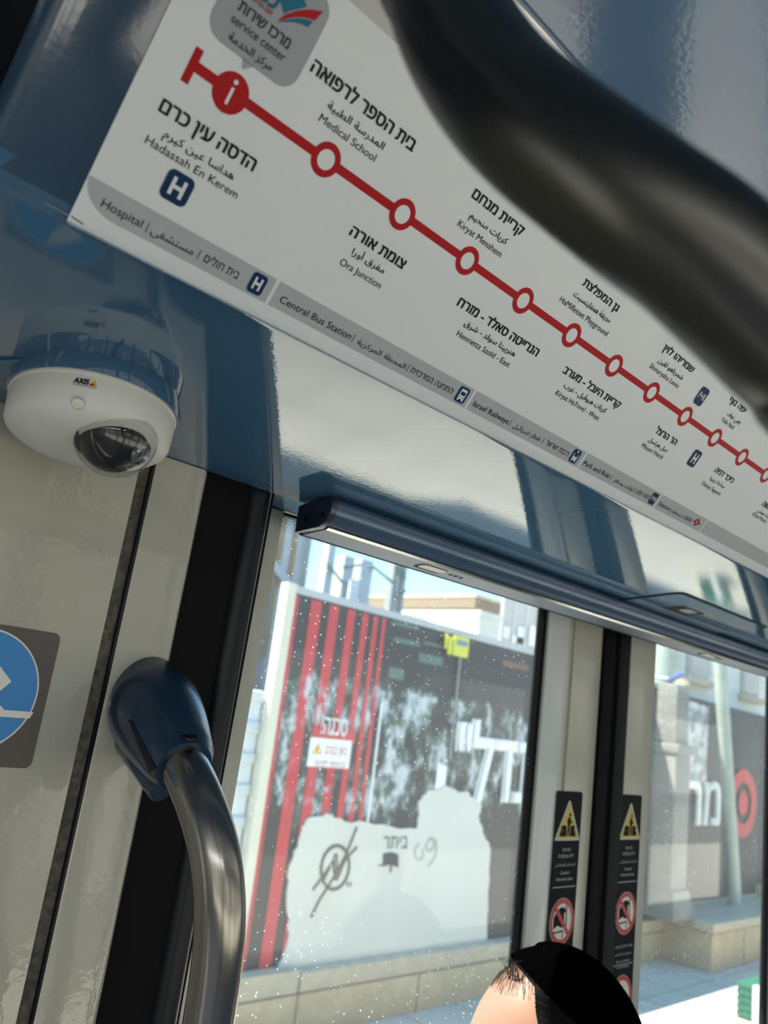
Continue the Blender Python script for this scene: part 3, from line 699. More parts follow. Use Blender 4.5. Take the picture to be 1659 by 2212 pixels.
for k in range(9):
    t = k / 8; px, py = 282 + 50 * t, 1556 + 108 * t; w_ = 3.0 + 5.0 * t
    for sgn in (-1, 1):
        p, n = on_bracket(px + sgn * w_ * .88, py - sgn * w_ * .47); L.append(p + n * .0010)
sl.add(L, [(2 * i, 2 * i + 1, 2 * i + 3, 2 * i + 2) for i in range(8)]); sl.build('clamp_slot', M['dark'], hd)
MB().tube(smooth_path([onY(272, 1598, .632), dep(309, 1652, .640), dep(338, 1694, .628), dep(349, 1710, .622)], 6), [.010] * 6 + [.0095] * 6 + [.009] * 6 + [.008], 20).build('clamp_lobe', M['bracket'], hd, smooth=True)
p, n = on_bracket(408, 1592)
MB().lathe([(.0062, .0006), (.0060, .0010), (.0048, .0002)], p, n, 28).build('screw_recess', M['dark'], hd, smooth=True)
o = MB().lathe([(0, .0012), (.0046, .0011), (.0050, .0006), (.0050, 0)], p, n, 28).build('screw', M['darksteel'], hd, smooth=True)
MB().lathe([(0, .00135), (.0019, .00135)], p, n, 6).build('screw_socket', M['dark'], o)

# ================================================================== STICKERS
def wallpt(n): return lambda x, z: Vector((x, .6298 - n, z))
sx0, sx1, sz0, sz1 = .1935, .2885, -.0680, .0300
def vq(mb, pts, n): mb.add([(x + .02 * z, .6298 - n, z) for x, z in pts], [tuple(range(len(pts)))])
stk = empty('seat_sticker', (.24, .63, -.02), 'square brown wall sticker with a blue and white round pictogram', 'sticker')
b = MB(); q = rrect(sx0, sx1, sz0, sz1, .0055); b.prism([(x + .02 * z, .6298, z) for x, z in q], (0, -.0004, 0)); b.build('backing', M['brown'], stk)
cx_, cz_, rr = .2378, -.0165, .0430
b = MB(); vq(b, circ(cx_, cz_, rr, 72), .0007); b.build('white_disc', M['vinylwhite'], stk)
b = MB(); vq(b, circ(cx_, cz_, rr - .0013, 72), .0010); b.build('blue_disc', M['skyblue'], stk)
b = MB()
for pg in ([(-60, 1380), (-20, 1415), (0, 1441), (23, 1472), (0, 1491), (-40, 1512)], [(-70, 1523), (0, 1524), (7, 1533), (71, 1538), (62, 1552), (0, 1548), (-70, 1545)]):
    w3 = [onY(*p, .6298) for p in pg]; b.add([(p[0], .6285, p[2]) for p in w3], [tuple(range(len(w3)))])
b.build('pictogram', M['vinylwhite'], stk)

def label(name, x0, zt, nset, text):
    d = empty(name, (x0 + .03, DY - .002, zt - .2), text, 'label', 'black warning labels on the door frames')
    yb = DY - .0036
    def q(pts, m, nm, lift, par=d): 
        mb = MB(); mb.add([(x0 + x, yb - lift, zt + z) for x, z in pts], [tuple(range(len(pts)))]); return mb.build(nm, M[m], par)
    Wd = .0655; H = .42
    mb = MB(); mb.prism([(x0 + x, yb + .0003, zt + z) for x, z in rrect(0, Wd, -H, 0, .004)], (0, -.0003, 0)); mb.build('backing', M['labelblack'], d)
    def tri(cx, z0, z1, w): return [(cx - w, z0), (cx + w, z0), (cx, z1)]
    c = Wd / 2
    q([(c - .0305, -.0655), (c + .0305, -.0655), (c + .0315, -.0635), (c + .0022, -.0130), (c, -.0122), (c - .0022, -.0130), (c - .0315, -.0635)], 'labelgrey', 'triangle_border', .0002)
    t = q([(c - .0275, -.0625), (c + .0275, -.0625), (c, -.0165)], 'yellow', 'warning_triangle', .0004)
    # pinched figure between two closing door leaves
    q([(c - .0205, -.0600), (c - .0040, -.0600), (c - .0040, -.0455), (c - .0160, -.0455)], 'labelblack', 'door_symbol', .0006, t)
    q([(c + .0060, -.0600), (c + .0205, -.0600), (c + .0160, -.0455), (c + .0060, -.0455)], 'labelblack', 'door_symbol', .0006, t)
    q(circ(c + .0035, -.0310, .0026, 16), 'labelblack', 'figure_head', .0006, t)
    q([(c - .0030, -.0600), (c - .0010, -.0460), (c - .0035, -.0400), (c + .0000, -.0340), (c + .0040, -.0345), (c + .0065, -.0395), (c + .0105, -.0410), (c + .0100, -.0425), (c + .0055, -.0420), (c + .0035, -.0470), (c + .0050, -.0600), (c + .0025, -.0600), (c + .0005, -.0510), (c - .0008, -.0600)], 'labelblack', 'figure_body', .0007, t)
    for s_ in (-1, 1):
        a = c + (-.0100 if s_ < 0 else .0120)
        q([(a - .003 * s_ * -1, -.0520), (a, -.0492), (a, -.0510), (a + .004 * s_, -.0510), (a + .004 * s_, -.0530), (a, -.0530), (a, -.0548)], 'yellow', 'arrow', .0008, t)
    tb = MB(); fn = lambda x, y: Vector((x0 + x, yb - .0003, zt + y))
    def line(s, w, z, h): put_text(tb, s, fn, c - w / 2, c + w / 2, z, h, 0)
    line('זהירות!', .020, -.0800, .0042); line('דלת אוטומטית', .038, -.0880, .0042)
    line('احذر! باب أوتوماتيكي', .050, -.0985, .0034); line('Caution!', .022, -.1095, .0042); line('Automatic door', .042, -.1175, .0042)
    tb.build('caution_text', M['labelgrey'], d); tb = MB()
    for k in range(nset):
        z = -.1700 - k * .1150
        q([(c - .028, z + .0435), (c + .028, z + .0435), (c + .028, z + .0447), (c - .028, z + .0447)], 'labelblue', 'divider_line', .0003)
        q(circ(c, z, .0300, 48), 'labelgrey', 'ring_edge', .0003)
        o = q(circ(c, z, .0292, 48), 'labelred', 'prohibition_ring', .0005)
        q(circ(c, z, .0228, 48), 'vinylwhite', 'sign_field', .0007, o)
        if k == 0:
            q([(c - .0205, z - .0085), (c - .0205, z + .0060), (c - .0120, z + .0150), (c - .0030, z + .0185), (c + .0060, z + .0165), (c + .0085, z + .0120), (c + .0040, z + .0100), (c + .0060, z - .0020), (c + .0030, z - .0080), (c - .0040, z - .0070), (c - .0100, z - .0045)], 'labelblack', 'hand_symbol', .0009, o)
            q([(c + .0075, z + .0205), (c + .0100, z + .0205), (c + .0125, z - .0160), (c + .0100, z - .0160)], 'labelblack', 'door_edge_symbol', .0009, o)
            q([(c - .0200, z - .0125), (c + .0040, z - .0110), (c + .0040, z - .0130), (c - .0192, z - .0145)], 'labelblack', 'door_edge_symbol', .0009, o)
            q([(c + .0015, z - .0210), (c + .0035, z - .0210), (c + .0045, z - .0120), (c + .0025, z - .0120)], 'labelblack', 'door_edge_symbol', .0009, o)
        else:
            q(circ(c - .004, z + .009, .0042, 16), 'labelblack', 'figure_head', .0009, o)
            q([(c - .010, z - .019), (c - .008, z + .002), (c + .001, z + .004), (c + .004, z - .006), (c + .003, z - .019)], 'labelblack', 'figure_body', .0009, o)
        q([(c - .0215, z + .0170), (c - .0170, z + .0215), (c + .0215, z - .0170), (c + .0170, z - .0215)], 'labelred', 'slash', .0011, o)
        if k == 0:
            line('אסור להחזיק בדלתות', .050, z - .0480, .0034); line('ممنوع إمساك الأبواب', .050, z - .0575, .0032)
            line('Do not hold on', .040, z - .0680, .0038); line('to the doors', .034, z - .0755, .0038)
    tb.build('label_text', M['labelgrey'], d)
label('warning_label', 1.0870 - .0262, -.0698, 2, 'black warning label on the left door leaf, left of the black centre seals')
label('warning_label', 1.2345, -.0700, 2, 'black warning label on the right door leaf, right of the black centre seals')

# ================================================================== OVERHEAD RAIL CLOSE TO THE CAMERA
oh = empty('overhead_grab_rail', dep(1100, 0, .3), 'dark steel overhead grab rail, out of focus, crossing in front of the route map', 'handrail')
pa = [dep(930, -110, .270), dep(955, -20, .262), dep(1000, 90, .250), dep(1078, 203, .236), dep(1170, 290, .223), dep(1280, 375, .214), dep(1390, 458, .208), dep(1495, 532, .205), dep(1590, 618, .204), dep(1690, 715, .204), dep(1790, 830, .204)]
top = pa[0]; first = [Vector((top[0] - .01, top[1] + .005, CZ + .001)), Vector((top[0] - .006, top[1] + .003, (top[2] + CZ) / 2))] if top[2] < CZ - .03 else []
lastp = pa[-1]
tail = [dep(1900, 1150, .20), Vector((dep(1900, 1150, .20)[0] + .004, dep(1900, 1150, .20)[1] - .012, -.25)), Vector((dep(1900, 1150, .20)[0] + .01, dep(1900, 1150, .20)[1] - .02, -.9)), Vector((dep(1900, 1150, .20)[0] + .01, dep(1900, 1150, .20)[1] - .02, FL))]
MB().tube(smooth_path(first + pa + tail, 10), .0178, 40).build('rail_tube', M['darksteel'], oh, smooth=True)

# ================================================================== PERSON AT THE DOORS
pr = empty('person', (.80, .50, FL), 'black-haired man in a black skullcap at the door, only forehead and crown showing', 'person')
fw = Vector((-.80, .60, 0)).normalized(); sd = Vector((-fw[1], fw[0], 0)); zz = Vector((0, 0, 1))   # facing; sd = his left
HC = dep(1192, 2322, .94); HC = Vector(HC)
pr.location = (HC[0], HC[1], FL); pr.matrix_world = Matrix.Translation(pr.location)
tilt = math.radians(8)
fwt = (fw * math.cos(tilt) - zz * math.sin(tilt)); upt = (zz * math.cos(tilt) + fw * math.sin(tilt))
def hp(x, y, z): return HC + fwt * x + sd * y + upt * z    # head frame: x forward, y left, z up
def headshape(u, v_):      # u azimuth (0 = face), v elevation
    cu, su = math.cos(u), math.sin(u); cv, sv_ = math.cos(v_), math.sin(v_)
    x = .098 * cu * cv; y = .076 * su * cv; z = .118 * sv_
    if cu > 0:
        fr = cu ** 2
        if sv_ < 0: x += .006 * fr * math.exp(-((sv_ + .85) / .2) ** 2) * 3; y *= 1 - .22 * (-sv_) * 1.2
        x -= .010 * fr * math.exp(-((sv_ + .10) / .10) ** 2)                 # eye line
        x += .028 * math.exp(-(su / .16) ** 2) * math.exp(-((sv_ + .36) / .13) ** 2) * (cu > .5)   # nose
        x += .005 * math.exp(-(su / .35) ** 2) * math.exp(-((sv_ + .62) / .05) ** 2)   # lips
        x += .004 * fr * math.exp(-((sv_ - .06) / .07) ** 2)                 # brow
    else:
        x *= 1.06; 
        if sv_ < -.3: x *= 1 - .35 * (-sv_ - .3)
    return x, y, z
nu, nv = 72, 48; vs = []; fs = []
for j in range(nv + 1):
    for i in range(nu): vs.append(hp(*headshape(2 * math.pi * i / nu, -math.pi / 2 + math.pi * j / nv)))
for j in range(nv):
    for i in range(nu): fs.append((j * nu + i, j * nu + (i + 1) % nu, (j + 1) * nu + (i + 1) % nu, (j + 1) * nu + i))
# body as one skinned figure
def skin(name, V, E, Rr, material, parent, sub=2):
    o = mesh(name, V, [], material, parent); o.data.clear_geometry()
    m = o.data; m.from_pydata([tuple(p) for p in V], E, []); m.update()
    md = o.modifiers.new('skin', 'SKIN'); s2 = o.modifiers.new('sub', 'SUBSURF'); s2.levels = sub; s2.render_levels = sub
    bm = bmesh.new(); bm.from_mesh(m); ly = bm.verts.layers.skin.verify()
    bm.verts.ensure_lookup_table()
    for i, r in enumerate(Rr): bm.verts[i][ly].radius = (r, r) if not hasattr(r, '__len__') else r
    bm.verts[0][ly].use_root = True
    bm.to_mesh(m); bm.free()
    dg = bpy.context.evaluated_depsgraph_get(); me = bpy.data.meshes.new_from_object(o.evaluated_get(dg))
    o.modifiers.clear(); old = o.data; o.data = me
    if not me.materials: me.materials.append(material)
    for p in me.polygons: p.use_smooth = True
    return o
B = Vector((HC[0], HC[1], 0)) - fw * .03
def bpz(f, s, z): return Vector((B[0], B[1], 0)) + fw * f + sd * s + zz * (z)
hz = HC[2]
V = []; E_ = []; Rr = []
def addv(p, r, par=None):
    V.append(p); Rr.append(r); i = len(V) - 1
    if par is not None: E_.append((par, i))
    return i
pel = addv(bpz(0, 0, FL + .86), (.145, .11)); ab = addv(bpz(0, 0, FL + 1.05), (.135, .10), pel); ch = addv(bpz(-.01, 0, FL + 1.26), (.15, .11), ab)
nk = addv(bpz(-.01, 0, hz - .20), .062, ch); n2 = addv(bpz(.00, 0, hz - .12), .056, nk)
for s_ in (-1, 1):
    sh_ = addv(bpz(-.01, s_ * .155, hz - .27), .062, ch); el = addv(bpz(.0, s_ * .20, hz - .56), .044, sh_); wr = addv(bpz(.12, s_ * .17, hz - .76), .028, el)
    pm = addv(bpz(.17, s_ * .16, hz - .81), (.034, .018), wr)
    for k, (dx, dl_) in enumerate(((-.026, .070), (-.009, .080), (.009, .076), (.026, .060))):
        a = addv(bpz(.20, s_ * (.16) + dx, hz - .845), .0095, pm); b_ = addv(bpz(.215, s_ * .16 + dx * 1.1, hz - .845 - dl_ * .5), .0085, a); addv(bpz(.205, s_ * .16 + dx * 1.1, hz - .845 - dl_), .007, b_)
    a = addv(bpz(.17, s_ * .16 - s_ * .035, hz - .815), .011, pm); addv(bpz(.19, s_ * .16 - s_ * .05, hz - .85), .009, a)
    hi = addv(bpz(0, s_ * .09, FL + .80), .095, pel); kn = addv(bpz(.015, s_ * .10, FL + .46), .062, hi); an = addv(bpz(-.01, s_ * .10, FL + .10), .042, kn)
body = skin('body', V, E_, Rr, M['skin'], pr)
# join the head to the same continuous body mesh
bm = bmesh.new(); bm.from_mesh(body.data)
bv = [bm.verts.new(p) for p in vs]
for f in fs:
    try: nf = bm.faces.new([bv[i] for i in f]); nf.smooth = True
    except ValueError: pass
for s_ in (-1, 1):    # ears
    for k in range(10):
        pass
bmesh.ops.remove_doubles(bm, verts=bv, dist=1e-5)
bm.to_mesh(body.data); bm.free()
for s_ in (-1, 1):
    q = []
    for k in range(12):
        a = 2 * math.pi * k / 12; q.append(hp(-.005 + .016 * math.cos(a) - .004 * math.sin(a), s_ * (.076 + .006), -.020 + .030 * math.sin(a)))
    MB().prism(q, sd * (-s_ * .012)).build('ear', M['skin'], pr, smooth=True, bevel=.003)
# jacket, trousers, shoes
V = []; E_ = []; Rr = []
pel = addv(bpz(0, 0, FL + .80), (.165, .125)); ab = addv(bpz(0, 0, FL + 1.05), (.155, .115), pel); ch = addv(bpz(-.01, 0, FL + 1.28), (.17, .125), ab); nk = addv(bpz(-.01, 0, hz - .215), .075, ch)
for s_ in (-1, 1):
    sh_ = addv(bpz(-.01, s_ * .16, hz - .275), .075, ch); el = addv(bpz(0, s_ * .20, hz - .56), .056, sh_); addv(bpz(.11, s_ * .172, hz - .745), .042, el)
skin('jacket', V, E_, Rr, M['shirt'], pr)
V = []; E_ = []; Rr = []
pel = addv(bpz(0, 0, FL + .88), (.155, .118))
for s_ in (-1, 1):
    hi = addv(bpz(0, s_ * .09, FL + .78), .105, pel); kn = addv(bpz(.015, s_ * .10, FL + .46), .076, hi); addv(bpz(-.01, s_ * .10, FL + .07), .062, kn)
skin('trousers', V, E_, Rr, M['trousers'], pr)
for s_ in (-1, 1):
    V = []; E_ = []; Rr = []
    a = addv(bpz(-.05, s_ * .10, FL + .045), (.040, .042)); b_ = addv(bpz(.06, s_ * .10, FL + .040), (.044, .036), a); addv(bpz(.17, s_ * .105, FL + .032), (.036, .026), b_)
    skin('shoe', V, E_, Rr, M['shoe'], pr)
# hair: close shell over the skull with a receding front line, plus strands
def hairline(u):     # lowest elevation angle that carries hair at azimuth u
    a = abs(((u + math.pi) % (2 * math.pi)) - math.pi)
    if a < 1.0: return math.radians(74 - 6 * a)
    if a < 1.38: return math.radians(68 - (a - 1.0) / .38 * 74)
    return math.radians(-6 - (a - 1.38) * 16)
vs = []; fs = []; nj = 22
for j in range(nj + 1):
    for i in range(nu):
        u = 2 * math.pi * i / nu; lo = hairline(u); e = lo + (math.pi / 2 - lo) * j / nj
        x, y, z = headshape(u, e); k = 1 + (.03 + .05 * min(1, j / 4)) * (1 if math.cos(u) < .6 else .55); vs.append(hp(x * k, y * k, z * k + .001))
for j in range(nj):
    for i in range(nu): fs.append((j * nu + i, j * nu + (i + 1) % nu, (j + 1) * nu + (i + 1) % nu, (j + 1) * nu + i))
hair = mesh('hair', vs, fs, M['hair'], pr, smooth=True)
st = MB(); fz = MB()
for k in range(2400):
    if k % 3:      # side hair swept back and down along the scalp
        a = random.choice((-1, 1)) * random.uniform(1.05, 2.3); el = max(hairline(a), -.2) + random.uniform(0, .9); L = []
        for i in range(5):
            t = i / 4; x, y, z = headshape(a + (.30 if a > 0 else -.30) * t, min(el - .10 * t, 1.5)); kk = 1.075 + .012 * math.sin(math.pi * t); L.append(hp(x * kk, y * kk, z * kk))
    elif k % 2:          # short fine fuzz on the receding front
        a = random.uniform(-1.2, 1.2); el = random.uniform(.85, 1.3); L = []
        for i in range(4):
            t = i / 3; x, y, z = headshape(a * (1 - .1 * t), min(el + .16 * t, 1.5)); kk = 1.002 + .03 * t; L.append(hp(x * kk, y * kk, z * kk))
    else: continue
    (st if k % 3 else fz).tube(L, [.0005, .00045, .0004, .0003, .0002][:len(L)] if k % 3 else [.00017, .00016, .00013, .00008], 4, caps=False)
for k in range(16):   # stray hairs lifting off the front
    a = random.uniform(.2, .75); x, y, z = headshape(a, 1.05); q0 = hp(x, y, z); d = Vector((random.uniform(-.5, .1), random.uniform(-.2, .3), 1)).normalized()
    st.tube([q0, q0 + d * .010, q0 + d * .018 + fw * random.uniform(-.006, .008), q0 + d * .022 + fw * random.uniform(-.010, .014)], [.0004, .0003, .00025, .0002], 4, caps=False)
st.build('hair_strands', M['hair'], pr); fz.build('front_fuzz', M['fuzz'], pr)
# skullcap
vs = []; fs = []
kc = (upt * .84 - fwt * .54).normalized(); ku = kc.orthogonal().normalized(); kw = kc.cross(ku)
for j in range(17):
    th = math.radians(50) * (1 - j / 16)
    for i in range(64):
        a = 2 * math.pi * i / 64; d = kc * math.cos(th) + (ku * math.cos(a) + kw * math.sin(a)) * math.sin(th)
        dx, dy, dz = d.dot(fwt), d.dot(sd), d.dot(upt); rad_ = 1 / math.sqrt((dx / .098) ** 2 + (dy / .076) ** 2 + (dz / .118) ** 2)
        if dx < 0: rad_ *= 1.03
        vs.append(HC + d * (rad_ * 1.07 + .004))
for j in range(16):
    for i in range(64): fs.append((j * 64 + i, j * 64 + (i + 1) % 64, (j + 1) * 64 + (i + 1) % 64, (j + 1) * 64 + i))
kp = mesh('skullcap', vs, fs, M['kippah'], pr, smooth=True)
so = kp.modifiers.new('s', 'SOLIDIFY'); so.thickness = .003; so.offset = -1

# ================================================================== OUTSIDE
YB = 4.65; YW = 4.54; ZL = -1.69
tag(MB().box(-30, 60, .9, 60, GR - .2, GR).box(-30, 60, -60, -2.1, GR - .2, GR).box(-30, 60, -2.1, .9, GR - .35, GR - .15).build('ground', M['pave']), kind='structure')
ob_ = empty('added_bounce_front', (4, -8.5, GR), 'unseen street front added behind the camera for bounce light and reflections', 'building')  # added out of view to brighten the opposite side and its reflections
MB().box(-20, 40, -12, -8.5, GR, 4.2).build('wall_body', M['column'], ob_)
for k in range(9): MB().box(-12 + k * 4.0, -10.2 + k * 4.0, -8.52, -8.4, -.9, 1.6).build('window', M['shutter'], ob_)
def slabs_joints():
    g = MB()
    for k in range(0, 26): g.box(-2 + k * .6 - .004, -2 + k * .6 + .004, .9, YW, GR, GR + .0012)
    for k in range(6): g.box(-3, 16, .9 + k * .6 - .004, .9 + k * .6 + .004, GR, GR + .0012)
    return g.build('paving_joints', M['joint'])
tag(slabs_joints(), kind='structure')
def pxX(px, py, y): return onY(px, py, y)[0]
# low stone wall
lw = empty('stone_wall', (5, YW, GR), 'low limestone wall under the black hoarding across the pavement', 'wall')
XP = 9.205
MB().box(-2, XP, YW, 5.0, GR, ZL - .13).build('wall_body', M['stone'], lw, bevel=.01)
MB().box(-2, 4.15, YW - .005, 5.0, ZL - .12, ZL + .02).box(4.165, XP, YW - .005, 5.0, ZL - .12, ZL).build('capstones', M['stonecap'], lw, bevel=.012)
g = MB().box(-2, XP, YW - .001, YW + .1, ZL - .131, ZL - .119)
for x in (4.16, 5.35, 6.55, 7.6, 8.5): g.box(x - .006, x + .006, YW - .002, YW + .05, GR + .0, ZL - .13)
g.build('wall_joints', M['joint'], lw)
# planter wall stepping forward, with its stepped cap
YP = 4.02
pw = empty('stone_planter', (XP + 1.5, YP, GR), 'projecting limestone planter wall at the right, beneath the weathered column', 'planter')
MB().box(XP, 17, YP, 4.64, GR, -1.72).build('planter_body', M['stone'], pw, bevel=.015)
MB().box(XP - .02, 17, YP - .02, 4.26, -1.715, -1.62).build('capstones', M['stonecap'], pw, bevel=.02)
MB().box(XP, 17, 4.262, 4.64, -1.72, -1.62).build('planter_filling', M['stonecap'], pw)
MB().box(11.8, 17, 4.3, 4.62, -1.62, -1.48).build('upper_slab', M['stonecap'], pw, bevel=.02)
g = MB()
for x in (10.0, 11.1, 12.4): g.box(x - .006, x + .006, YP - .002, YP + .1, GR, -1.72)
g.box(XP - .002, 17, YP - .002, YP + .1, -1.725, -1.712); g.build('wall_joints', M['joint'], pw)

# hoarding with stripes, pale mottling, lettering
hb = empty('hoarding_banner', (6, YB, ZL), 'long black hoarding banner with red vertical stripes and big white Hebrew letters', 'banner')
XB0 = pxX(637, 1285, YB); XB1 = 13.5
def ztop(x): return .775 - (x - 3.7) * .0135
def hq(mb, pts, lift): mb.add([(x, YB - lift, z) for x, z in pts], [tuple(range(len(pts)))])
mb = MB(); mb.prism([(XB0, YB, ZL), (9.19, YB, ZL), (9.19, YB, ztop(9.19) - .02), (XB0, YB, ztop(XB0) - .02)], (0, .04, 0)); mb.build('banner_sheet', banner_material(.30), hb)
mb = MB(); mb.prism([(XB0 - .02, YB, ztop(XB0) - .03), (9.19, YB, ztop(9.19) - .03), (9.19, YB, ztop(9.19) + .035), (XB0 - .02, YB, ztop(XB0) + .035)], (0, .05, 0)); mb.build('top_rail', M['galv'], hb)
mb = MB().box(XB0 - .085, XB0 - .005, YB - .02, YB + .06, ZL, ztop(XB0) + .04); mb.build('end_post', M['post'], hb)
yt = [1285, 1292, 1302, 1310, 1318, 1323, 1328]
xs_ = [(637, 647), (673, 697), (713, 734), (752, 769), (784, 797), (808, 818), (827, 835)]
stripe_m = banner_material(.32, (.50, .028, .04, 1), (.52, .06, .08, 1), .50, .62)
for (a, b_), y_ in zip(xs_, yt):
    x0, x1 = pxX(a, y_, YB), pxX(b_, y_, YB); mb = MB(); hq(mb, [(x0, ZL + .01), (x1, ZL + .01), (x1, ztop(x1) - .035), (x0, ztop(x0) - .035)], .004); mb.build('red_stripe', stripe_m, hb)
x0 = pxX(800, 1700, YB); mb = MB(); hq(mb, [(x0, ZL), (x0 + .022, ZL), (x0 + .022, .10), (x0, .10)], .005); mb.build('white_seam', M['bwhite'], hb)
# window reflections painted on the dark upper part as flat green blocks
for k, (a, b_, c_, d_) in enumerate([(845, 1340, 905, 1362), (850, 1375, 905, 1398), (905, 1410, 955, 1440), (915, 1385, 955, 1400), (840, 1440, 870, 1470)]):
    p = onY(a, b_, YB); q_ = onY(c_, d_, YB); mb = MB(); hq(mb, [(p[0], q_[2]), (q_[0], q_[2]), (q_[0], p[2]), (p[0], p[2])], .004); mb.build('window_reflection', mat('dull_green_reflection', (.08, .14, .12), .5), hb)
for (a, b_, c_, d_) in [(1085, 1425, 1140, 1450), (1080, 1402, 1120, 1412)]:
    p = onY(a, b_, YB); q_ = onY(c_, d_, YB); mb = MB(); hq(mb, [(p[0], q_[2]), (q_[0], q_[2]), (q_[0], p[2]), (p[0], p[2])], .004); mb.build('printed_panel', mat('dull_brown_print', (.16, .08, .06), .5), hb)
# white lettering
def bt(s, a, b_, zb, h, lift=.008, m='bwhite', nm='banner_lettering', bold=.03, par=None, y=YB):
    mb = MB(); put_text(mb, s, lambda x, z: Vector((x, y - lift, z)), a, b_, zb, h, bold); return mb.build(nm, M[m], par or hb)
pl_ = onY(948, 1700, YB); pr_ = onY(1123, 1650, YB)
bt('נדל"', onY(975, 1700, YB)[0], onY(1132, 1700, YB)[0], -.58, .50)
mb = MB(); p = onY(943, 1655, YB); q_ = onY(962, 1712, YB); hq(mb, [(p[0], -.56), (q_[0] - .02, -.56), (q_[0] - .02, -.33), (p[0], -.30)], .008); mb.build('banner_lettering', M['bwhite'], hb)
# painted-over wall patch with ragged edge
wp = [(596, 2100), (607, 2070), (618, 2035), (622, 1985), (617, 1925), (622, 1870), (632, 1838), (641, 1822), (650, 1785), (665, 1766), (688, 1762), (708, 1757), (716, 1764), (740, 1773), (790, 1775), (840, 1784), (898, 1789), (903, 1760), (901, 1730), (912, 1715), (922, 1706), (945, 1705), (965, 1698), (988, 1712), (1005, 1708), (1020, 1722), (1034, 1730), (1038, 1742), (1030, 1760), (1036, 1780), (1040, 1800), (1052, 1818), (1056, 1830), (1054, 1900), (1051, 1960), (1048, 2040)]
rg = []
for i, p in enumerate(wp):
    a = onY(*p, YB); rg.append((a[0], a[2]))
    if i < len(wp) - 1:
        b_ = onY(*wp[i + 1], YB)
        for t in (.33, .66): rg.append((a[0] + (b_[0] - a[0]) * t + random.uniform(-.014, .014), a[2] + (b_[2] - a[2]) * t + random.uniform(-.014, .014)))
rg = [(x, max(z, ZL + .002)) for x, z in rg]
mb = MB(); mb.prism([(x, YB - .002, z) for x, z in rg], (0, -.016, 0)); mb.build('whitewash_patch', M['wash'], hb)
# graffiti
def stroke(mb, pxs, w, y=YB - .022, smooth=True):
    pts = [onY(a, b_, y) for a, b_ in pxs]; pts = smooth_path(pts, 6) if smooth and len(pts) > 2 else pts
    mb.tube(pts, w, 6)
gf = MB(); el = []
for k in range(25):
    a = 2 * math.pi * k / 24; el.append((724 + 30 * math.cos(a) + 4 * math.sin(a), 1874 - 47 * math.sin(a)))
stroke(gf, el, .011)
stroke(gf, [(771, 1787), (745, 1850), (715, 1905), (690, 1945), (672, 1982)], .009); stroke(gf, [(676, 1922), (700, 1890), (722, 1858)], .009); stroke(gf, [(722, 1858), (722, 1880), (727, 1900), (745, 1860), (771, 1830)], .009); stroke(gf, [(700, 1900), (715, 1870), (727, 1845), (728, 1890)], .007)
for d in (0, 7): stroke(gf, [(750 + d, 1905), (751 + d, 1915)], .006, smooth=False)
gf.build('graffiti_monogram', M['graf'], hb)
a = onY(822, 1832, YB); b_ = onY(875, 1832, YB)
bt('ביתר', a[0], b_[0], a[2], .085, .024, 'graf', 'graffiti_word', 0)
gf = MB()
for k in range(7): stroke(gf, [(828, 1846 + k * 4), (845, 1843 + k * 4), (860, 1848 + k * 4)], .006)
stroke(gf, [(818, 1870), (840, 1866), (858, 1868)], .005); stroke(gf, [(845, 1868), (844, 1884)], .008, smooth=False)
gf.build('graffiti_scribble', M['graf'], hb)
gf = MB(); fg = mat('faded_spray', (.42, .42, .40), .9)
stroke(gf, [(905, 1822), (896, 1838), (900, 1855), (912, 1855), (914, 1835)], .006); stroke(gf, [(928, 1812), (920, 1830), (930, 1838), (938, 1822), (930, 1810), (942, 1818), (940, 1850), (925, 1872)], .007)
gf.build('graffiti_faint_mark', fg, hb)
# danger notice
dn = empty('danger_notice', onY(715, 1600, YB - .02), 'red and white Hebrew danger notice fixed on the striped hoarding', 'sign')
def rectpx(mb, a, b_, c_, d_, lift, th=.004):
    p = onY(a, b_, YB); q_ = onY(c_, d_, YB); mb.prism([(p[0], YB - lift, q_[2]), (q_[0], YB - lift, q_[2]), (q_[0], YB - lift, p[2]), (p[0], YB - lift, p[2])], (0, -th, 0)); return p, q_
p, q_ = onY(675, 1565, YB), onY(763, 1560, YB); xA, xB = p[0], q_[0]; zT = p[2]; zM = onY(672, 1592, YB)[2]; zB_ = onY(668, 1655, YB)[2]
MB().box(xA, xB + .03, YB - .012, YB - .006, zM - .02, zT).build('red_header', M['bred'], dn)
MB().box(xA - .01, xB, YB - .014, YB - .007, zB_, zM).build('white_panel', M['bwhite'], dn)
bt('סכנה!', xA + .07, xB - .07, zM + .03, .115, .0155, 'bwhite', 'notice_heading', .01, dn)
hgt = (zM - zB_)
for k, s in enumerate(('כאן בונים', 'הכניסה לזרים', 'אסורה!')):
    xa = xA + (.14, .06, .16)[k]; xb = xB - (.04, .04, .12)[k]
    bt(s, xa, xb, zM - .105 - k * .105, .055, .0155, 'bred', 'notice_line', .0, dn)
mb = MB(); mb.add([(xA + .02, YB - .0155, zM - .11), (xA + .11, YB - .0155, zM - .11), (xA + .065, YB - .0155, zM - .03)], [(0, 1, 2)]); mb.build('warning_triangle', mat('amber', (.60, .38, .04), .5), dn)
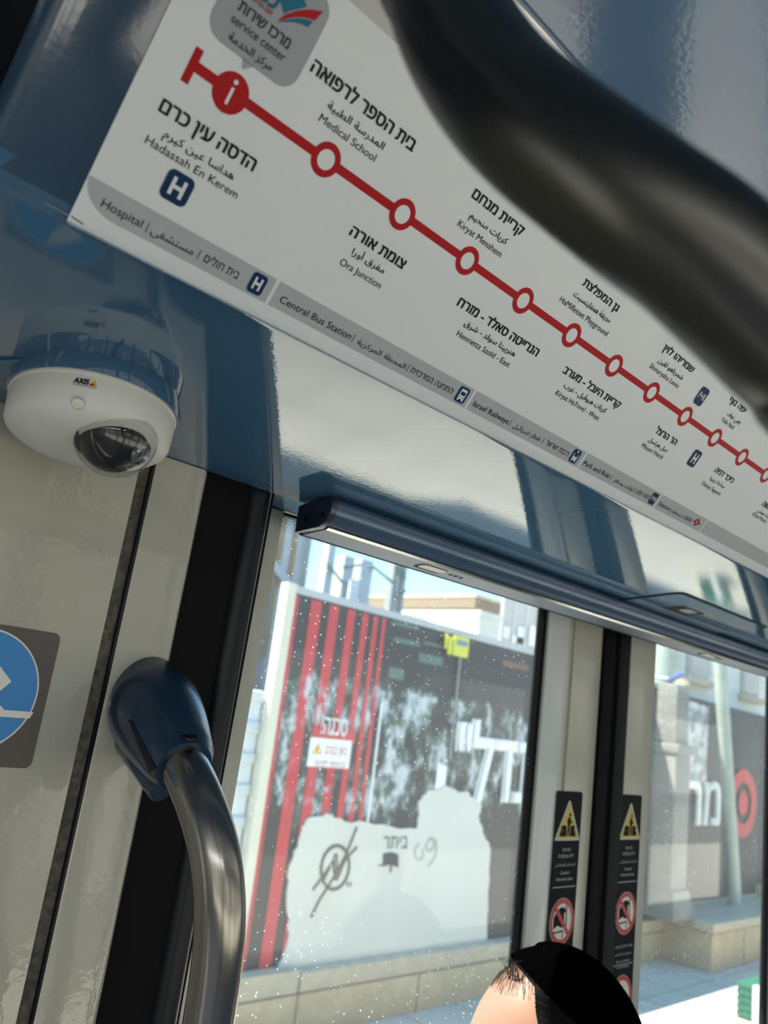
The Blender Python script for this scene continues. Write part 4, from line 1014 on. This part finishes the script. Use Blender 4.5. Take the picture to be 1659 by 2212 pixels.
# yellow stop sign on a thin pole
YS = YB - .03
ys = empty('yellow_stop_sign', (onY(988, 1400, YS)[0], YS, GR), 'small yellow sign on a short grey pole fixed against the black hoarding', 'sign')
p = onY(980, 1372, YS); q_ = onY(1008, 1422, YS)
mb = MB(); mb.prism([(x, YS, z) for x, z in rrect(p[0], q_[0], q_[2], p[2], .02)], (0, -.012, 0)); mb.build('sign_plate', M['ysign'], ys)
MB().box(p[0] + .035, q_[0] - .02, YS - .015, YS - .0125, q_[2] + .09, p[2] - .03).build('sign_print', mat('blue_grey_print', (.18, .26, .30), .5), ys)
p2 = onY(962, 1370, YS)
MB().box(p2[0], p2[0] + .03, YS - .01, YS, q_[2] + .04, p[2]).box(p2[0] + .045, p2[0] + .09, YS - .01, YS, q_[2] + .0, p[2] - .02).build('side_panel', M['ysign'], ys)
xq = onY(988, 1500, YS)[0]
MB().tube([(xq, YS + .010, onY(986, 1640, YS)[2]), (xq, YS + .010, q_[2] + .10)], .010, 12).build('pole', M['pole'], ys, smooth=True)

# left: concrete barrier blocks and pale steel fence beside the hoarding
yy = 4.9
cb = MB().prism([(onY(530, 1485, yy)[0] - 1.5, yy, ZL), (XB0 - .09, yy, ZL), (XB0 - .09, yy, onY(604, 1405, yy)[2]), (onY(578, 1385, yy)[0], yy, onY(578, 1385, yy)[2]), (onY(540, 1385, yy)[0] - 1.5, yy, onY(545, 1385, yy)[2])], (0, .4, 0)).build('concrete_block', M['concrete'], bevel=.02)
tag(cb, 'grey concrete block above the pale barrier, left of the striped hoarding', 'block')
bz = onY(525, 1487, 4.75)[2]
bf = empty('plastic_barrier', (3.0, 4.75, ZL), 'pale ribbed barrier at the left edge of the door window', 'barrier')
MB().box(1.2, XB0 - .10, 4.70, 4.78, ZL, bz).build('barrier_panel', M['palepanel'], bf, bevel=.012)
rb = MB()
for k in range(9): rb.box(1.2, XB0 - .105, 4.680, 4.70, ZL + .08 + k * .20, ZL + .15 + k * .20)
rb.build('barrier_ribs', mat('pale_rib', (.55, .62, .64), .6), bf, bevel=.01)
# tall rusting sheet wall
ty = 5.6
sw_ = empty('steel_sheet_wall', (4.2, ty, GR), 'tall pale corrugated steel sheets with rust streaks, upper left of the window', 'wall')
x1 = onY(668, 1200, ty)[0]
vs = []; n = 0; pf = []
x = 1.0
while x < x1 - .02:
    pf += [(x, ty), (x + .17, ty), (x + .20, ty + .05), (x + .27, ty + .05)]; x += .30
pf = [p for p in pf if p[0] <= x1] + [(x1, ty)]
vs = [(a, b_, -.4) for a, b_ in pf] + [(a, b_, 2.5) for a, b_ in pf]; n = len(pf)
o = mesh('corrugated_sheet', vs, [(i, i + 1, n + i + 1, n + i) for i in range(n - 1)], M['galv'], sw_); so = o.modifiers.new('s', 'SOLIDIFY'); so.thickness = .01
rs = MB()
for px_, w_ in ((608, .020), (637, .024), (584, .014)):
    xx = onY(px_, 1180, ty - .012)[0]; rs.box(xx - w_, xx + w_, ty - .012, ty - .008, .35, 2.0)
rs.build('rust_streak', M['rust'], sw_)
a = onY(570, 1190, ty - .05); b_ = onY(632, 1270, ty - .05)
MB().prism([(a[0] - .4, ty - .03, a[2] + .30), (a[0] - .4, ty - .03, a[2] + .22), (b_[0], ty - .03, b_[2] - .05), (b_[0], ty - .03, b_[2] + .04)], (0, -.03, 0)).build('diagonal_brace', M['galv'], sw_)
MB().box(1.0, x1, ty + .1, ty + .5, GR, .4).build('base_block', M['concrete'], sw_)
# steel posts behind the hoarding
def steelpost(x, w, y, z1, lab, m='galv', z0=GR):
    o = MB().box(x - w / 2, x + w / 2, y, y + w, z0, z1).build('steel_post', M[m], bevel=.004); tag(o, lab, 'post', 'steel posts behind the hoarding'); return o
for px_a, px_b, ptop, lab in ((700, 716, 1130, 'grey steel post behind the hoarding, leftmost of the row against the sky'), (738, 760, 1200, 'thick grey steel post behind the hoarding, second from the left'), (776, 802, 1208, 'thickest grey steel post behind the hoarding, beside the open blue sky'), (848, 861, 1180, 'slim brownish steel post of the lattice pair at the edge of the beige roof'), (868, 876, 1180, 'thinnest steel post of the lattice pair, nearest the white cabin')):
    y = 6.6; a = onY(px_a, 1260, y)[0]; b_ = onY(px_b, 1260, y)[0]; zt = onY((px_a + px_b) / 2, ptop, y)[2]
    steelpost((a + b_) / 2, b_ - a, y, zt, lab, 'pole' if px_a > 840 else 'galv')
a = onY(752, 1330, 6.5); b_ = onY(775, 1270, 6.5)
tag(MB().box(a[0], b_[0], 6.5, 6.58, GR, onY(760, 1250, 6.5)[2]).build('steel_post', M['palepanel']), 'short pale steel post between the two thick grey posts', 'post', 'steel posts behind the hoarding')
br = MB(); y = 6.572
for q in (((803, 1222), (850, 1260)), ((706, 1215), (742, 1262)), ((855, 1290), (876, 1276)), ((858, 1220), (876, 1250)), ((742, 1225), (780, 1220)), ((855, 1250), (876, 1236))):
    br.tube([onY(*q[0], y), onY(*q[1], y)], .014, 8)
o = br.build('green_bracing', mat('dull_green_steel', (.12, .20, .16), .6, .3)); tag(o, 'thin green diagonal bracing bars between the steel posts', 'bracing')
# beige roofed block and white cabin beyond the hoarding
c = onY(1042, 1320, 10.0); cx0 = c[0]; x2 = onY(1070, 1320, 10.0)[0]; zt = c[2]
bg = empty('beige_building', (cx0 + .5, 14, GR), 'far beige stone building with a flat overhanging roof above the hoarding', 'building')
yl = onX(795, 1310, cx0)[1]
MB().box(cx0, x2, 10.0, yl, GR, zt).build('wall_body', M['beige'], bg)
MB().box(cx0 - .35, x2 + .05, 9.9, yl, zt, zt + .20).build('roof_slab', M['roofedge'], bg)
MB().box(cx0 - .36, x2 + .06, 9.89, yl, zt + .20, zt + .26).build('roof_edge', M['beige'], bg)
c = onY(1036, 1328, 8.6); yl = min(9.85, onX(852, 1320, c[0])[1]); wc_x = c[0]
c2 = onX(1036, 1328, c[0] - .9); yl2 = onX(850, 1318, c2[0])[1]
wc = empty('white_cabin', (c2[0] + .3, 8.2, GR), 'white cabin box under the beige roof, just above the hoarding top', 'cabin')
MB().box(c2[0], c2[0] + .5, c2[1], yl2, GR, c2[2]).build('cabin_body', M['plaster'], wc)
MB().box(c2[0] - .04, c2[0] + .54, c2[1] - .04, yl2 + .04, c2[2], c2[2] + .06).build('cabin_roof', M['palepanel'], wc)
print('CABIN', c2, yl2, cx0, x2)
y = 8.2
sf = empty('lettered_panel_fence', (onY(1130, 1340, y)[0], y, GR), 'tall pale metal panel with white letters behind the hoarding, right of the sky', 'fence')
x0 = onY(1086, 1340, y)[0]
MB().box(x0, x0 + 3.2, y, y + .06, GR, 3.2).build('panel_sheet', M['galv'], sf)
for k in range(10): MB().box(x0 + .28 + k * .32, x0 + .31 + k * .32, y - .012, y, .3, 3.2).build('panel_seam', M['palepanel'], sf)
mb = MB()
for (a_, b2, c_, d_) in ((1086, 1352, 1098, 1380), (1104, 1372, 1128, 1392), (1117, 1352, 1128, 1392), (1143, 1350, 1158, 1398)):
    p = onY(a_, b2, y); q_ = onY(c_, d_, y); mb.add([(p[0], y - .015, q_[2]), (q_[0], y - .015, q_[2]), (q_[0], y - .015, p[2]), (p[0], y - .015, p[2])], [(0, 1, 2, 3)])
mb.build('panel_lettering', M['bwhite'], sf)
# small tree tip behind the beige building
tr_ = empty('tree', (onY(1062, 1370, 10.5)[0], 10.5, GR), 'small green tree top peeping over the hoarding beside the beige building', 'tree')
c0 = onY(1058, 1372, 10.5); fo = MB()
for k in range(420):
    d = Vector((random.gauss(0, 1), random.gauss(0, 1), random.gauss(0, 1))).normalized() * random.uniform(.1, .42) ; p = Vector(c0) + Vector((d[0], d[1], d[2] * .7)); a_ = Vector((random.uniform(-1, 1), random.uniform(-1, 1), random.uniform(-1, 1))).normalized() * .045; b2 = a_.orthogonal().normalized() * .02
    fo.add([p - a_, p + b2, p + a_, p - b2], [(0, 1, 2, 3)])
fo.build('foliage', M['foliage'], tr_)
MB().tube([(c0[0], 10.5, GR), (c0[0], 10.5, c0[2])], .05, 8).build('trunk', M['rust'], tr_)

# right window: second banner, columns, poles, white building
b2_ = empty('target_banner', (11, YB, ZL), 'second black hoarding banner with white Hebrew letters and a big red target ring', 'banner')
mb = MB(); mb.prism([(9.21, YB + .01, -1.60), (14.5, YB + .01, -1.60), (14.5, YB + .01, .60), (9.21, YB + .01, .68)], (0, .04, 0)); mb.build('banner_sheet', mat('black_banner_plain', (.025, .028, .03), .6, var=(1.5, .3, (.05, .055, .055))), b2_)
mb = MB()
mb.prism([(9.72, YB + .005, -.30), (10.35, YB + .005, -.30), (10.35, YB + .005, .60), (9.72, YB + .005, .62)], (0, -.005, 0)); mb.build('mottled_strip', mat('mottled_white', (.62, .65, .68), .6, var=(6, .10, (.20, .24, .25))), b2_)  # pale strip with noise-mottled colour
mb = MB(); put_text(mb, 'מח', lambda x, z: Vector((x, YB - .012, z)), 9.76, 10.68, -.76, .47, .03); mb.build('banner_lettering', M['bwhite'], b2_)
def ring2(c, z, ro, ri, nm, m):
    mb = MB(); vs = []
    for r in (ro, ri): vs += [(c + r * math.cos(2 * math.pi * k / 48), YB - .008, z + r * math.sin(2 * math.pi * k / 48)) for k in range(48)]
    mb.add(vs, [(k, (k + 1) % 48, 48 + (k + 1) % 48, 48 + k) for k in range(48)]); mb.build(nm, M[m], b2_)
ring2(11.42, -.50, .42, .25, 'target_ring', 'bred'); ring2(11.42, -.50, .15, .0001, 'target_dot', 'bred')
ring2(8.62, -.42, .20, .0001, 'red_spot', 'bred')
# weathered column on the planter
YC = 4.42
cn = empty('stone_column', (9.35, YC, -1.66), 'weathered grey stone column with a flared foot standing on the planter wall', 'column')
a = onY(1429, 1800, YC)[0]; b_ = onY(1486, 1800, YC)[0]; cxm = (a + b_) / 2 - .20; rw = (b_ - a) / 2 * .56
MB().box(cxm - rw, cxm + rw, YC - .16, YC + .12, -1.36, .02).build('shaft', M['column'], cn, bevel=.02)
MB().box(cxm - rw * 1.12, cxm + rw * 1.12, YC - .19, YC + .14, .00, .10).build('band', M['column'], cn, bevel=.02)
MB().box(cxm - rw * .86, cxm + rw * .9, YC - .13, YC + .10, .10, .72).build('upper_shaft', M['column'], cn, bevel=.02)
MB().hexa([(cxm - rw * 1.2, YC - .22, -1.618), (cxm + rw * 1.5, YC - .22, -1.618), (cxm + rw * 1.5, YC + .18, -1.618), (cxm - rw * 1.25, YC + .18, -1.618)], [(cxm - rw * 1.08, YC - .19, -1.34), (cxm + rw * 1.1, YC - .19, -1.34), (cxm + rw * 1.1, YC + .14, -1.34), (cxm - rw * 1.08, YC + .14, -1.34)]).build('foot', M['column'], cn, bevel=.02)
# tall pale pole above the column and the leaning green-grey pole
o = MB().tube([(onY(1431, 1440, 5.05)[0], 5.05, GR), (onY(1431, 1440, 5.05)[0], 5.05, 4.2)], .235, 28).build('thick_pale_pole', M['greenpole'], smooth=True); tag(o, 'thick pale round pole rising behind the stone column at the second window', 'pole')
YQ = 4.42
o = MB().tube([(onY(1553, 1430, YQ)[0] - .10, YQ, 3.2), onY(1555, 1430, YQ), onY(1566, 1600, YQ), onY(1586, 1920, YQ), (onY(1586, 1920, YQ)[0] + .02, YQ, -1.612)], .075, 24).build('leaning_pole', M['greenpole'], smooth=True); tag(o, 'slim pale green pole leaning slightly between the column and the red target', 'pole')
lb = empty('blue_rimmed_lamp', onY(1452, 1475, 4.6), 'small lamp with a blue rim fixed on the pale pole', 'lamp')
p = onY(1450, 1478, 4.55) + Vector((.02, -.05, .05))
MB().lathe([(0, -.02), (.08, -.02), (.10, .12), (0, .16)], p, (0, -.6, -.8), 20).build('lamp_body', mat('tan_lamp', (.25, .24, .18), .6), lb, smooth=True)
MB().lathe([(.085, -.04), (.10, -.04), (.10, 0), (.085, 0)], p, (0, -.6, -.8), 20).build('lamp_rim', mat('blue_rim', (.08, .13, .35), .4), lb, smooth=True)
MB().tube([p, p + Vector((-.05, .35, .02))], .02, 8).build('lamp_arm', M['pole'], lb)
# white building with shuttered windows
yb_ = 5.8
wb2 = empty('white_building', (13, yb_, GR), 'white plastered building with shuttered windows behind the second hoarding', 'building')
x0 = onY(1463, 1480, yb_)[0]
MB().box(x0, 26, yb_, yb_ + 1.2, GR, 6).build('wall_body', M['plaster'], wb2)
MB().box(x0 - .03, 26, yb_ - .06, yb_, onY(1500, 1520, yb_)[2] - .05, onY(1500, 1520, yb_)[2] + .05).build('string_course', M['palepanel'], wb2, bevel=.01)
for (a_, c_, zb2) in ((1480, 1527, 1465), (1598, 1634, 1505)):
    xa = onY(a_, zb2, yb_)[0]; xb = onY(c_, zb2, yb_)[0]; z0 = onY(a_, zb2 - 5, yb_)[2]
    f_2 = MB().box(xa, xb, yb_ - .04, yb_ + .01, z0, z0 + 1.5).build('window', M['shutter'], wb2, bevel=.01)
    g = MB()
    for k in range(24): g.box(xa + .08, xb - .08, yb_ - .055, yb_ - .04, z0 + .08 + k * .058, z0 + .11 + k * .058)
    g.build('shutter_slats', M['plaster'], f_2)
    MB().box(xa - .08, xb + .08, yb_ - .12, yb_, z0 - .09, z0).build('window_sill', M['stonecap'], wb2, bevel=.01)
# low grey street cabinet dark panels between pole and target
# litter bin with green slats and inspection cover on the pavement
y1 = 3.26; bx = onY(1592, 2125, y1)[0]; bzt = onY(1597, 2122, y1)[2]; y0 = onX(1628, 2140, bx)[1]
bn = empty('slatted_bin', (bx + .2, (y0 + y1) / 2, GR), 'green slatted bin with a pale post on the sunny pavement at lower right', 'bin')
MB().box(bx + .02, bx + .40, y0, y1, GR, bzt - .02).build('bin_liner', mat('pale_green_liner', (.20, .36, .26), .6), bn)
MB().box(bx, bx + .42, y0 - .01, y1 + .01, bzt - .02, bzt + .01).build('bin_rim', M['green'], bn, bevel=.004)
for k in range(9): MB().box(bx, bx + .02, y0, y1, bzt - .075 - k * .055, bzt - .040 - k * .055).build('slat', M['green'], bn)
MB().box(bx - .02, bx + .05, y0 - .05, y0, GR, bzt + .02).build('bin_post', M['bwhite'], bn, bevel=.004)
cv = [onZ(1463, 2185, GR), onZ(1502, 2158, GR), onZ(1590, 2178, GR), onZ(1548, 2200, GR)]
tag(MB().prism([(p[0], p[1], GR - .001) for p in cv], (0, 0, .006)).build('inspection_cover', M['concrete']), 'grey rectangular inspection cover set in the sunny pavement', 'cover')
# street trees across the way whose branches throw the dappled shade
